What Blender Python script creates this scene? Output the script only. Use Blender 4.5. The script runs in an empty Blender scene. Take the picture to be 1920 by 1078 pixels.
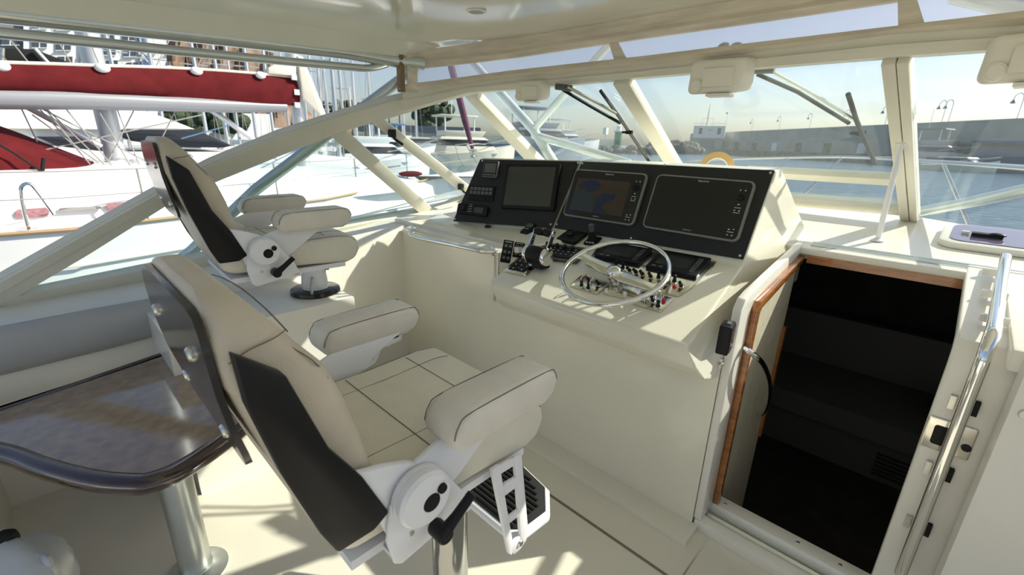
import bpy, bmesh, math, random
from mathutils import Vector as V, Matrix
random.seed(7)
C = bpy.context.scene.collection
S = bpy.context.scene
PI = math.pi
# ------------------------------------------------------------------ camera
# boat axes: +X starboard, +Y forward, +Z up; cockpit sole at z = 0
FPX, PITCH, ROLL, YAW, EYE = 844.0, math.radians(17.88), math.radians(1.57), math.radians(43.5), 1.55
_fw = V((-math.sin(YAW)*math.cos(PITCH), math.cos(YAW)*math.cos(PITCH), -math.sin(PITCH)))
_rt0 = V((math.cos(YAW), math.sin(YAW), 0))
_up0 = _rt0.cross(_fw)
_rt = _rt0*math.cos(ROLL) + _up0*math.sin(ROLL)
_up = _rt.cross(_fw)
_o = V((0, 0, EYE))
cd = bpy.data.cameras.new('camera'); cam = bpy.data.objects.new('camera', cd); C.objects.link(cam)
cam.matrix_world = Matrix(((_rt.x, _up.x, -_fw.x, 0), (_rt.y, _up.y, -_fw.y, 0), (_rt.z, _up.z, -_fw.z, EYE), (0, 0, 0, 1)))
cd.sensor_width = 36; cd.sensor_fit = 'HORIZONTAL'; cd.lens = 36*FPX/1920; cd.clip_start = .02; cd.clip_end = 5000
cd.dof.use_dof = True; cd.dof.focus_distance = 1.5; cd.dof.aperture_fstop = 4.5
S.camera = cam
# ------------------------------------------------------------------ light
SUN_TO = V((.51, .75, .70)).normalized()
w = bpy.data.worlds.new('sky'); S.world = w; w.use_nodes = True
nt = w.node_tree; bg = nt.nodes['Background']
sky = nt.nodes.new('ShaderNodeTexSky'); sky.sky_type = 'NISHITA'; sky.sun_disc = False
sky.sun_elevation = math.asin(SUN_TO.z); sky.sun_rotation = math.atan2(SUN_TO.x, SUN_TO.y)
sky.air_density = 1.0; sky.dust_density = 1.6; sky.ozone_density = 1.6; sky.altitude = 0
hsv = nt.nodes.new('ShaderNodeHueSaturation'); hsv.inputs['Saturation'].default_value = .82
nt.links.new(sky.outputs[0], hsv.inputs['Color']); nt.links.new(hsv.outputs[0], bg.inputs['Color'])
bg.inputs['Strength'].default_value = .132
sd = bpy.data.lights.new('sun', 'SUN'); sd.energy = 5.8; sd.angle = math.radians(.55); sd.color = (1, .945, .81)
so = bpy.data.objects.new('sun', sd); C.objects.link(so)
so.rotation_euler = (-SUN_TO).to_track_quat('-Z', 'Y').to_euler(); so.location = (6, 9, 8)
S.view_settings.view_transform = 'Standard'; S.view_settings.look = 'None'
S.view_settings.exposure = .18; S.view_settings.gamma = 1; S.view_settings.use_curve_mapping = False

# ------------------------------------------------------------------ pixel -> point on a real plane
def ray(x, y): return (_fw*FPX + _rt*(x-960) - _up*(y-539)).normalized()
def PP(x, y, p0, n):
    d = ray(x, y); p0 = V(p0); n = V(n); return _o + d*((p0-_o).dot(n)/d.dot(n))
def PX(x, y, v): return PP(x, y, (v, 0, 0), (1, 0, 0))
def PY(x, y, v): return PP(x, y, (0, v, 0), (0, 1, 0))
def PZ(x, y, v): return PP(x, y, (0, 0, v), (0, 0, 1))

# ------------------------------------------------------------------ materials
MATS = {}
def mat(name, col, rough=.5, metal=0, bump=0, bscale=60, var=0, vscale=6, coat=0, spec=.5, stretch=None, emit=0, sheen=0):
    m = bpy.data.materials.new(name); m.use_nodes = True; n = m.node_tree; b = n.nodes['Principled BSDF']
    b.inputs['Base Color'].default_value = (*col, 1); b.inputs['Roughness'].default_value = rough
    b.inputs['Metallic'].default_value = metal; b.inputs['Specular IOR Level'].default_value = spec
    if coat: b.inputs['Coat Weight'].default_value = coat; b.inputs['Coat Roughness'].default_value = .08
    if sheen: b.inputs['Sheen Weight'].default_value = sheen
    if emit: b.inputs['Emission Color'].default_value = (*col, 1); b.inputs['Emission Strength'].default_value = emit
    tc = n.nodes.new('ShaderNodeTexCoord'); src = tc.outputs['Object']
    if stretch:
        mp = n.nodes.new('ShaderNodeMapping'); mp.inputs['Scale'].default_value = stretch
        n.links.new(src, mp.inputs[0]); src = mp.outputs[0]
    if var:
        t = n.nodes.new('ShaderNodeTexNoise'); t.inputs['Scale'].default_value = vscale; t.inputs['Detail'].default_value = 6
        r = n.nodes.new('ShaderNodeValToRGB'); e = r.color_ramp.elements
        e[0].position = .3; e[1].position = .7
        e[0].color = (*[max(0, c*(1-var)) for c in col], 1); e[1].color = (*[min(1, c*(1+var)) for c in col], 1)
        n.links.new(src, t.inputs['Vector']); n.links.new(t.outputs['Fac'], r.inputs[0]); n.links.new(r.outputs[0], b.inputs['Base Color'])
    if bump:
        t2 = n.nodes.new('ShaderNodeTexNoise'); t2.inputs['Scale'].default_value = bscale; t2.inputs['Detail'].default_value = 4
        bp = n.nodes.new('ShaderNodeBump'); bp.inputs['Strength'].default_value = bump; bp.inputs['Distance'].default_value = .004
        n.links.new(src, t2.inputs['Vector']); n.links.new(t2.outputs['Fac'], bp.inputs['Height']); n.links.new(bp.outputs[0], b.inputs['Normal'])
    MATS[name] = m; return m
def glassmat(name, tint, rough=0.0, haze=0.0, hazecol=(.8, .8, .85), refl=.025):
    m = bpy.data.materials.new(name); m.use_nodes = True; n = m.node_tree; n.nodes.clear()
    out = n.nodes.new('ShaderNodeOutputMaterial'); tr = n.nodes.new('ShaderNodeBsdfTransparent'); tr.inputs[0].default_value = (*tint, 1)
    gl = n.nodes.new('ShaderNodeBsdfGlossy'); gl.inputs['Roughness'].default_value = rough
    lw = n.nodes.new('ShaderNodeLayerWeight'); lw.inputs[0].default_value = .5      # Schlick reflectance, same from both faces
    pw = n.nodes.new('ShaderNodeMath'); pw.operation = 'POWER'; pw.inputs[1].default_value = 5
    fr = n.nodes.new('ShaderNodeMath'); fr.operation = 'MULTIPLY_ADD'; fr.inputs[1].default_value = .9; fr.inputs[2].default_value = refl
    n.links.new(lw.outputs['Facing'], pw.inputs[0]); n.links.new(pw.outputs[0], fr.inputs[0])
    mx = n.nodes.new('ShaderNodeMixShader'); n.links.new(fr.outputs[0], mx.inputs[0])
    a = tr.outputs[0]
    if haze:
        df = n.nodes.new('ShaderNodeBsdfTranslucent'); df.inputs[0].default_value = (*hazecol, 1)
        m2 = n.nodes.new('ShaderNodeMixShader'); m2.inputs[0].default_value = haze
        n.links.new(a, m2.inputs[1]); n.links.new(df.outputs[0], m2.inputs[2]); a = m2.outputs[0]
    n.links.new(a, mx.inputs[1]); n.links.new(gl.outputs[0], mx.inputs[2]); n.links.new(mx.outputs[0], out.inputs[0])
    MATS[name] = m; return m
gel = mat('gelcoat', (.80, .76, .63), .22, var=.02, vscale=3, coat=.35)
gelw = mat('gelcoat_white', (.84, .80, .71), .3, var=.02, vscale=4, coat=.2)
solem = mat('gelcoat_sole', (.79, .735, .61), .42, var=.03, vscale=4, bump=.05, bscale=300)
roofm = mat('gelcoat_roof', (.90, .89, .76), .12, var=.02, vscale=5, coat=.6)
leatherb = mat('darker_back_leather', (.56, .49, .39), .46, bump=.35, bscale=260, var=.06, vscale=9)  # chair back: darker and warmer than the ivory seat leather
leather = mat('ivory_leather', (.71, .67, .56), .46, bump=.35, bscale=260, var=.05, vscale=9)
leatherw = mat('armrest_leather', (.70, .655, .58), .44, bump=.4, bscale=300, var=.06, vscale=12)
stitch = mat('dark_stitch', (.16, .12, .085), .8)
vinylpad = mat('grey_vinyl', (.42, .42, .42), .5, bump=.1, bscale=200, var=.03)
wpaint = mat('white_powdercoat', (.78, .78, .80), .35, var=.02, vscale=15)
blackp = mat('black_plastic', (.009, .009, .010), .42, bump=.05, bscale=400, spec=.22)
blackg = mat('black_gloss', (.008, .008, .009), .12)
blackr = mat('black_rubber', (.016, .016, .016), .7, spec=.25)
dpanel = mat('charcoal_laminate', (.022, .022, .0215), .5, bump=.06, bscale=900, spec=.25)
darkgrey = mat('dark_grey', (.10, .10, .097), .5)
shellm = mat('glossy_grey_shell', (.045, .040, .038), .17, spec=.2)
chrome = mat('polished_steel', (.82, .82, .80), .06, metal=1)
steel = mat('brushed_steel', (.62, .62, .58), .28, metal=1, var=.05, vscale=30)
plate = mat('polished_plate', (.74, .71, .62), .2, metal=1, var=.05, vscale=20)
alu = mat('anodised_tube', (.66, .69, .66), .3, metal=.85, var=.03, vscale=20)
alug = mat('tower_tube', (.72, .78, .76), .35, metal=.5)
frame = mat('cream_window_frame', (.78, .75, .63), .38, var=.03, vscale=8)
canvas = mat('beige_canvas', (.78, .70, .57), .85, bump=.4, bscale=120, var=.16, vscale=9, stretch=(.4, 1, 3))
canvasb = mat('brown_binding', (.26, .18, .105), .9, bump=.3, bscale=300, var=.15, vscale=40)
motorm = mat('cream_plastic', (.84, .80, .69), .45)
teak = mat('varnished_teak', (.33, .115, .025), .2, var=.3, vscale=12, coat=.8, stretch=(1, 1, 6))
mahog = mat('dark_mahogany', (.038, .014, .010), .16, var=.4, vscale=18, coat=1)
fabricw = mat('woven_wallpaper', (.50, .45, .33), .8, var=.16, vscale=60, stretch=(1, 2, .35))
burl = mat('burl_veneer', (.27, .18, .11), .10, var=.25, vscale=22, coat=1)
dark = mat('cabin_dark', (.035, .032, .028), .8, var=.2, spec=.05)  # gloom of the unlit cabin put into the surface colour
darkw = mat('cabin_sofa', (.12, .11, .10), .9, spec=.1)  # sofa colour darkened to stand for the cabin's dimness
sealant = mat('sole_groove', (.22, .18, .13), .7)
lcd = mat('lcd_screen', (.040, .045, .037), .22)
lcdblk = mat('dark_screen', (.006, .006, .007), .16)
labelm = mat('label_white', (.55, .55, .53), .6)
redm = mat('red_lens', (.55, .012, .015), .25)
tapem = mat('masking_tape', (.68, .46, .20), .6, var=.05, vscale=30)
tapew = mat('tape_edge', (.86, .80, .66), .6)
hatchp = mat('violet_acrylic', (.16, .12, .20), .05, coat=.5)
bagm = mat('white_polythene', (.55, .57, .58), .3, var=.1, vscale=9)
redc = mat('red_canvas', (.105, .012, .014), .9, spec=.1, bump=.3, bscale=30, var=.15, vscale=5)
offw = mat('boat_white', (.80, .80, .80), .3, coat=.2)
offw2 = mat('boat_cream', (.74, .70, .58), .35)
sailm = mat('sail_cloth', (.78, .72, .62), .8, var=.05)
mastm = mat('mast_alu', (.62, .64, .67), .35, metal=.5)
ropem = mat('rigging', (.35, .34, .32), .6)
ropeb = mat('blue_line', (.10, .22, .36), .7)
tint = mat('tinted_window', (.03, .032, .04), .08)
pinkw = mat('pink_curtain_pane', (.40, .20, .22), .25, var=.25, vscale=25)
concr = mat('sea_wall_concrete', (.34, .35, .32), .9, var=.15, vscale=.25)
rockm = mat('rock', (.13, .115, .095), .95, var=.5, vscale=.6)
cliffm = mat('cliff', (.20, .135, .09), .95, var=.55, vscale=.22, bump=1, bscale=.5)
bldw = mat('building_white', (.80, .79, .77), .8, var=.03, vscale=.5)
bldt = mat('building_tan', (.42, .33, .26), .85)
bldg = mat('building_grey', (.20, .20, .22), .7)
winm = mat('building_glass', (.05, .065, .085), .12)
signb = mat('blue_sign', (.06, .11, .24), .6)
greenm = mat('beacon_green', (.015, .17, .07), .5)
leafm = mat('palm_green', (.035, .055, .022), .8, var=.5, vscale=2)
trunkm = mat('palm_trunk', (.16, .11, .07), .9)
bluet = mat('blue_tarp', (.03, .16, .42), .6)
purp = mat('furled_sail_cover', (.16, .05, .10), .8)
woodr = mat('wood_rail', (.42, .28, .15), .6)
glass = glassmat('windshield_glass', (.925, .978, .972))
glassf = glassmat('front_glass', (.945, .98, .985), haze=.018, hazecol=(.75, .85, .88))
clearv = glassmat('clear_vinyl', (.90, .90, .93), rough=.08, haze=.16, hazecol=(.78, .77, .84))
def watermat():
    m = bpy.data.materials.new('harbour_water'); m.use_nodes = True; n = m.node_tree; b = n.nodes['Principled BSDF']
    b.inputs['Base Color'].default_value = (.09, .175, .23, 1); b.inputs['Roughness'].default_value = .12
    g = n.nodes.new('ShaderNodeNewGeometry'); mp = n.nodes.new('ShaderNodeMapping'); mp.inputs['Scale'].default_value = (.55, 1.2, 1)
    mp.inputs['Rotation'].default_value = (0, 0, .7)
    t = n.nodes.new('ShaderNodeTexNoise'); t.inputs['Scale'].default_value = 1.1; t.inputs['Detail'].default_value = 6
    bp = n.nodes.new('ShaderNodeBump'); bp.inputs['Strength'].default_value = .9; bp.inputs['Distance'].default_value = .35
    n.links.new(g.outputs['Position'], mp.inputs[0]); n.links.new(mp.outputs[0], t.inputs['Vector'])
    n.links.new(t.outputs['Fac'], bp.inputs['Height']); n.links.new(bp.outputs[0], b.inputs['Normal']); return m
waterm = watermat()

# ------------------------------------------------------------------ mesh builder
def basis(c, u, v, n): return Matrix(((u.x, v.x, n.x, c.x), (u.y, v.y, n.y, c.y), (u.z, v.z, n.z, c.z), (0, 0, 0, 1)))
class MB:
    def __init__(s, m=None): s.b = bmesh.new(); s.m = m or Matrix()
    def _v(s, p): return s.b.verts.new(s.m @ V(p))
    def _bev(s, faces, w, seg=2, ang=25):
        es = set()
        for f in faces:
            for e in f.edges:
                if len(e.link_faces) == 2 and e.calc_face_angle(0) > math.radians(ang): es.add(e)
        if es and w > 0:
            bmesh.ops.bevel(s.b, geom=list(es), offset=w, segments=seg, profile=.5, affect='EDGES', clamp_overlap=True)
    def faces(s, pts, fs):
        vs = [s._v(p) for p in pts]; return [s.b.faces.new([vs[i] for i in f]) for f in fs]
    def poly(s, pts): return s.faces(pts, [range(len(pts))])
    def box(s, c, size, rot=None, bev=0, seg=2):
        M_ = Matrix.Translation(V(c)) @ (rot.to_4x4() if rot else Matrix())
        x, y, z = [d/2 for d in size]
        p = [M_ @ V(q) for q in ((-x,-y,-z),(x,-y,-z),(x,y,-z),(-x,y,-z),(-x,-y,z),(x,-y,z),(x,y,z),(-x,y,z))]
        f = s.faces(p, [(3,2,1,0),(4,5,6,7),(0,1,5,4),(1,2,6,5),(2,3,7,6),(3,0,4,7)])
        s._bev(f, bev, seg)
        return s
    def prism(s, a, b, bev=0, seg=2, ang=25):
        """a, b: two matching rings of points"""
        n = len(a); va = [s._v(p) for p in a]; vb = [s._v(p) for p in b]
        f = [s.b.faces.new(va[::-1]), s.b.faces.new(vb)]
        for i in range(n): f.append(s.b.faces.new([va[i], va[(i+1) % n], vb[(i+1) % n], vb[i]]))
        bmesh.ops.recalc_face_normals(s.b, faces=f)
        s._bev(f, bev, seg, ang)
        return s
    def ext(s, poly, axis, lo, hi, bev=0, seg=2, ang=25):
        """poly: 2D points in the two other axes"""
        def mk(p, t): return {'x': (t, p[0], p[1]), 'y': (p[0], t, p[1]), 'z': (p[0], p[1], t)}[axis]
        return s.prism([mk(p, lo) for p in poly], [mk(p, hi) for p in poly], bev, seg, ang)
    def loft(s, rings, cap=True, closed=True):
        vr = [[s._v(p) for p in r] for r in rings]; n = len(rings[0]); f = []
        for a, b in zip(vr, vr[1:]):
            for i in range(n if closed else n-1): f.append(s.b.faces.new([a[i], a[(i+1) % n], b[(i+1) % n], b[i]]))
        if cap and closed:
            f.append(s.b.faces.new(vr[0][::-1])); f.append(s.b.faces.new(vr[-1]))
        bmesh.ops.recalc_face_normals(s.b, faces=f); return s
    def tube(s, pts, r, n=10, closed=False, sub=0, sect=None):
        pts = [V(p) for p in pts]
        if sub: pts = smooth(pts, sub, closed)
        rr = r if isinstance(r, (list, tuple)) else [r]*len(pts)
        if len(rr) != len(pts): rr = [rr[min(len(rr)-1, int(i*len(rr)/len(pts)))] for i in range(len(pts))]
        rings = []; up = None; N = len(pts)
        for i, p in enumerate(pts):
            a = pts[i-1] if (i or closed) else p; b = pts[(i+1) % N] if (i < N-1 or closed) else p
            t = (b-a).normalized()
            if up is None:
                up = V((0, 0, 1)) if abs(t.z) < .9 else V((0, 1, 0))
            u = (up - t*up.dot(t)).normalized(); w_ = t.cross(u); up = u
            rings.append([p + (u*math.cos(2*PI*k/n) + w_*math.sin(2*PI*k/n))*rr[i] for k in range(n)])
        if closed: rings.append(rings[0])
        if closed:
            vr = [[s._v(p) for p in r_] for r_ in rings[:-1]]; vr.append(vr[0])
            for a, b in zip(vr, vr[1:]):
                for i in range(n): s.b.faces.new([a[i], a[(i+1) % n], b[(i+1) % n], b[i]])
            return s
        return s.loft(rings)
    def lathe(s, prof, n=24, c=(0, 0, 0), ax=(0, 0, 1), cap=True):
        """prof: (radius, height) along ax"""
        ax = V(ax).normalized(); t = V((1, 0, 0)) if abs(ax.x) < .9 else V((0, 1, 0))
        u = (t - ax*t.dot(ax)).normalized(); v_ = ax.cross(u); c = V(c)
        return s.loft([[c + ax*h + (u*math.cos(2*PI*k/n) + v_*math.sin(2*PI*k/n))*max(r, 1e-4) for k in range(n)] for r, h in prof], cap)
    def ball(s, c, r, n=12, sc=(1, 1, 1)):
        g = bmesh.ops.create_uvsphere(s.b, u_segments=n, v_segments=max(6, n*2//3), radius=1)
        for v_ in g['verts']: v_.co = s.m @ (V(c) + V((v_.co.x*sc[0], v_.co.y*sc[1], v_.co.z*sc[2]))*r)
        return s
    def rbox(s, w_, h, d, r, z0=0, cx=0, cy=0, bev=0, seg=5):
        """rounded rectangle slab in local xy, thickness d upward"""
        return s.prism(rrect(w_, h, r, seg, cx, cy, z0), rrect(w_, h, r, seg, cx, cy, z0+d), bev, 2, 40)
ORG = {}
def smooth(pts, sub, closed=False):
    out = []; N = len(pts)
    for i in range(N if closed else N-1):
        p0 = pts[i-1] if (i or closed) else pts[0]; p1 = pts[i]; p2 = pts[(i+1) % N]
        p3 = pts[(i+2) % N] if (i+2 < N or closed) else pts[-1]
        for k in range(sub):
            t = k/sub
            out.append(.5*((2*p1) + (p2-p0)*t + (2*p0-5*p1+4*p2-p3)*t*t + (3*p1-p0-3*p2+p3)*t**3))
    if not closed: out.append(pts[-1])
    return out
def rrect(w_, h, r, seg=5, cx=0, cy=0, z=0):
    o = []
    r = min(r, w_/2-1e-4, h/2-1e-4)
    for (sx, sy, a0) in ((1, 1, 0), (-1, 1, 90), (-1, -1, 180), (1, -1, 270)):
        for k in range(seg+1):
            a = math.radians(a0+90*k/seg)
            o.append((cx+sx*(w_/2-r)+r*math.cos(a), cy+sy*(h/2-r)+r*math.sin(a), z))
    return o
def obj(name, mb, m, parent=None, sharp=32, local=False):
    bm = mb.b
    bmesh.ops.remove_doubles(bm, verts=bm.verts[:], dist=1e-6)
    me = bpy.data.meshes.new(name); 
    co = [v_.co for v_ in bm.verts]
    lo = V([min(c[i] for c in co) for i in range(3)]); hi = V([max(c[i] for c in co) for i in range(3)])
    c = V(((lo.x+hi.x)/2, (lo.y+hi.y)/2, lo.z if parent is None else (lo.z+hi.z)/2))
    for v_ in bm.verts: v_.co -= c
    bm.to_mesh(me); bm.free()
    for p in me.polygons: p.use_smooth = True
    me.set_sharp_from_angle(angle=math.radians(sharp))
    me.materials.append(m)
    o = bpy.data.objects.new(name, me); C.objects.link(o)
    ORG[o.name] = c
    if parent is not None:
        o.parent = parent; o.location = c - ORG.get(parent.name, V((0, 0, 0)))
    else: o.location = c
    return o
def tag(o, label, cat, group=None):
    o['label'] = label; o['category'] = cat
    if group: o['group'] = group
    return o
def struct(name, mb, m, parent=None, sharp=32):
    o = obj(name, mb, m, parent, sharp)
    if parent is None: o['kind'] = 'structure'
    return o
def thing(name, label, cat, loc=(0, 0, 0), group=None):
    o = bpy.data.objects.new(name, None); C.objects.link(o); o.location = loc; o.empty_display_size = .1
    ORG[o.name] = V(loc); return tag(o, label, cat, group)
def dup(root, group=None):
    r = root.copy(); C.objects.link(r)
    def rec(a, b):
        for ch in list(a.children):
            c = ch.copy(); C.objects.link(c); c.parent = b; rec(ch, c)
    rec(root, r); return r
def frame4(tl, tr, br, bl):
    """best rectangle through four 3D corners: matrix, width, height (local x right, y up, z = facing)"""
    c = (tl+tr+br+bl)/4; u = ((tr-tl)+(br-bl)).normalized(); v0 = ((tl-bl)+(tr-br))
    n = u.cross(v0).normalized(); v_ = n.cross(u)
    return basis(c, u, v_, n), ((tr-tl).length+(br-bl).length)/2, abs(v0.dot(v_))/2
def text(s, size, M_, m, parent, name='lettering', ext=.0004, align='CENTER', bold=False):
    cu = bpy.data.curves.new('t', 'FONT'); cu.body = s; cu.size = size; cu.align_x = align; cu.align_y = 'CENTER'; cu.extrude = ext
    if bold: cu.offset = size*.02
    to = bpy.data.objects.new('t', cu); C.objects.link(to); bpy.context.view_layer.update()
    me = bpy.data.meshes.new_from_object(to.evaluated_get(bpy.context.evaluated_depsgraph_get())); bpy.data.objects.remove(to)
    b = MB(M_); b.b.from_mesh(me)
    for v_ in b.b.verts: v_.co = M_ @ v_.co
    bpy.data.meshes.remove(me)
    return obj(name, b, m, parent)
# ================================================================== THE SETTING
def proj(P):
    v_ = V(P)-_o; z = v_.dot(_fw); return 960+FPX*v_.dot(_rt)/z, 539-FPX*v_.dot(_up)/z
def lerp(L, x):
    for (a, b), (c, d) in zip(L, L[1:]):
        if x <= c: break
    return b+(d-b)*(x-a)/(c-a)
def zline(x, y, L):
    lo, hi = 1.3, 2.6
    for i in range(40):
        m = (lo+hi)/2; u, v_ = proj((x, y, m))
        if v_ > lerp(L, min(max(u, 770), 2300)): lo = m
        else: hi = m
    return (lo+hi)/2
DK0, DKN = (0, 1.73, 1.026), (0, -.1286, 1)           # cabin top, rising forward
def D(x, y): return PP(x, y, DK0, DKN)
def dz(y): return 1.026+.1286*(y-1.73)

# ---- cockpit sole
b = MB(); b.box((-.73, -1.65, -.03), (3.9, 6.85, .06)); floor = struct('floor', b, solem)
b = MB()
b.box((-.95, 1.365, .0012), (2.2, .012, .0024)); struct('groove', b, sealant, floor)
b = MB(); b.box((-.40, 1.5, .001), (.006, .30, .002)); b.box((-.40, .9, .001), (.006, .9, .002)); struct('groove', b, gel, floor)
# ---- forward bulkhead (port of the companionway) and its starboard counterpart
b = MB(); b.box((-2.14, 1.70, .49), (.92, .09, .98), bev=.004); b.box((-1.088, 1.70, .41), (1.224, .0899, .82)); b.prism([(-1.71, 1.655, .7), (-1.69, 1.655, .7), (-1.50, 1.8925, .7), (-1.60, 1.93, .7), (-1.71, 1.74, .7)], [(-1.71, 1.655, .98), (-1.69, 1.655, .98), (-1.50, 1.8925, 1.03), (-1.60, 1.93, 1.03), (-1.71, 1.74, .99)])
b.box((-1.0, 1.60, .0), (1.1, .12, .05), bev=.02); wall_f = struct('wall_forward', b, gel)
b = MB(); b.box((.70, 1.665, .50), (.93, .09, 1.14), bev=.035, seg=3); wall_s = struct('wall_forward_starboard', b, gelw)
for z in (1.02, .93):
    b = MB(); b.lathe([(.0, .006), (.011, .006), (.013, 0)], 14, (.262, 1.618, z), (0, -1, 0)); struct('screw_cap', b, steel, wall_s)
# ---- port liner with coaming top, starboard liner
rings = []
for y, zi, zs in ((-5.0, .74, .76), (-.3, .785, .80), (.3, .80, .81), (.9, .875, .885), (1.3, .93, .935), (1.66, .985, .975), (2.2, 1.035, 1.035), (2.6, 1.1, 1.1)):
    rings.append([(-2.60, y, 0), (-2.60, y, zi-.06), (-2.612, y, zi-.02), (-2.65, y, zi), (-3.05, y, zs), (-3.3, y, zs-.02), (-3.3, y, -.9), (-2.7, y, -.9)])
b = MB(); b.loft(rings); struct('wall_port', b, gelw)
b = MB(); b.ext([(1.14, 0), (1.14, .72), (1.2, .78), (1.85, .78), (1.85, -.9), (1.3, -.9)], 'y', -5.0, 2.4, .02); struct('wall_starboard', b, gelw)
b = MB(); b.box((-.73, -5.05, .35), (3.9, .2, .8), bev=.04); struct('wall_transom', b, gelw)
# ---- raised plinth the port chair stands on; cabinet under the table end
b = MB(); b.box((-2.36, .64, .38), (.48, .80, .76), bev=.03, seg=3); pl = struct('seat_plinth', b, gelw)
b = MB(); b.m = basis(V((-2.118, .86, .30)), V((0, 1, 0)), V((0, 0, 1)), V((1, 0, 0)))
b.prism(rrect(.30, .26, .03), rrect(.30, .26, .03, z=.004)); struct('locker_lid', b, gel, pl)
b = MB(); b.box((-2.2, -.95, .27), (.86, 1.2, .54), bev=.05, seg=4); cb = struct('seat_base', b, gel)
b = MB(); b.box((-1.93, -.342, .16), (.03, .02, .30), bev=.004); struct('metal_strip', b, alu, cb)
# ---- companionway sill track, jamb, lip and header
b = MB(); b.ext([(1.66, 0), (1.66, .045), (1.70, .055), (1.72, .045), (1.735, .03), (1.775, .03), (1.785, .065), (1.85, .07), (1.85, -.1), (1.70, -.1)], 'x', -.47, .95, .004)
sill = struct('door_sill', b, gelw)
for x in (-.40, -.12, .02):
    b = MB(); b.lathe([(.0, .003), (.006, .003), (.007, 0)], 10, (x, 1.815, .0675)); struct('screw', b, steel, sill)
b = MB(); b.ext([(1.735, .031), (1.745, .04), (1.765, .04), (1.775, .031)], 'x', -.45, .95); struct('track', b, alu, sill)
b = MB()
lip = [(1.66, .05), (1.66, 1.0), (1.69, 1.035), (1.75, 1.05), (2.40, 1.135), (2.44, 1.135), (2.44, 1.09), (1.80, 1.0), (1.78, .98), (1.78, .05)]
b.prism([(-.475, y, z) for y, z in lip], [(-.443, y, z) for y, z in lip], .006)
b.prism([(-.47, 2.39, 1.095), (-.47, 2.39, 1.125), (-.47, 2.44, 1.13), (-.47, 2.44, 1.095)], [(1.1, 2.39, 1.095), (1.1, 2.39, 1.125), (1.1, 2.44, 1.13), (1.1, 2.44, 1.095)], .004)
struct('trim_1', b, gelw)
b = MB(); b.ext([(2.455, 1.12), (2.455, 1.138), (2.47, 1.138), (2.47, 1.128), (2.485, 1.128), (2.485, 1.142), (2.50, 1.142), (2.50, 1.12)], 'x', -.42, 1.1, .002); struct('trim_2', b, alu)
# teak edging of the opening
b = MB(); lip2 = [(1.782, .07), (1.782, .985), (1.80, 1.005), (2.392, 1.092), (2.392, 1.058), (1.822, .972), (1.81, .96), (1.81, .07)]
b.prism([(-.447, y, z) for y, z in lip2], [(-.418, y, z) for y, z in lip2], .006)
tk = struct('door_1', b, teak)
b = MB(); b.box((.30, 2.405, 1.077), (1.42, .028, .038), bev=.005); struct('header', b, teak, tk)
# fabric-covered side panel inside the opening with its grab bar
b = MB(); b.box((-.452, 2.10, .25), (.016, .60, 1.60)); wp = struct('wall_companionway', b, fabricw)
b = MB(); b.box((-.444, 2.395, .42), (.03, .03, .62), bev=.006); struct('teak_edge', b, teak, wp)
# ---- dark cabin below
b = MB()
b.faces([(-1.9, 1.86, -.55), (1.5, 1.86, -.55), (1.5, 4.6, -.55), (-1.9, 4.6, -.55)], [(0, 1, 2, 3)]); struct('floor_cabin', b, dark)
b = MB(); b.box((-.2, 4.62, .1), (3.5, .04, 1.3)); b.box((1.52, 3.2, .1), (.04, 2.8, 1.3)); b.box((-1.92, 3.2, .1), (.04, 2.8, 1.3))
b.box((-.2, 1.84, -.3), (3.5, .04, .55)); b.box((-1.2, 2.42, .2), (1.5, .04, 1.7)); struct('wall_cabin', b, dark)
# ---- cabin top (deck inside and just outside the windshield)
b = MB()
base = [(-2.6, 2.3), (-2.4, 2.9), (-2.0, 3.2), (-1.34, 3.32), (-.73, 3.37), (-.116, 3.184), (.247, 3.055), (.75, 2.75), (1.1, 2.3)]
top = [(-2.9, 2.44), (1.2, 2.44), (1.15, 2.6), (.80, 2.85), (.26, 3.13), (-.1, 3.27), (-.73, 3.46), (-1.34, 3.42), (-2.0, 3.32), (-2.5, 3.0)]
b.prism([(x, y, dz(min(y, 3.6))-.05) for x, y in top], [(x, y, dz(min(y, 3.6))) for x, y in top])
b.prism([(.21, 1.70, dz(1.7)-.02), (1.14, 1.70, dz(1.7)-.02), (1.14, 2.46, dz(2.46)-.03), (.21, 2.46, dz(2.46)-.03)], [(.21, 1.70, dz(1.7)+.045), (1.14, 1.70, dz(1.7)+.045), (1.14, 2.46, dz(2.46)+.004), (.21, 2.46, dz(2.46)+.004)], .01)
b.box((-2.2, 2.1, 1.0), (1.2, .75, .03))
struct('cabin_top', b, gelw)

b = MB(); fd = [(-3.1, 2.4, 1.02), (-2.5, 3.0, 1.15), (-1.34, 3.40, 1.20), (-.73, 3.44, 1.21), (-.1, 3.25, 1.19), (.8, 2.8, 1.12), (1.6, 2.4, .98), (1.75, 4.4, .74), (.9, 6.2, .58), (-.73, 7.4, .5), (-2.4, 6.2, .58), (-3.2, 4.4, .74)]
b.prism([(x, y, z-.06) for x, y, z in fd], [(x, y, z) for x, y, z in fd])
struct('foredeck', b, gelw)
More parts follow.
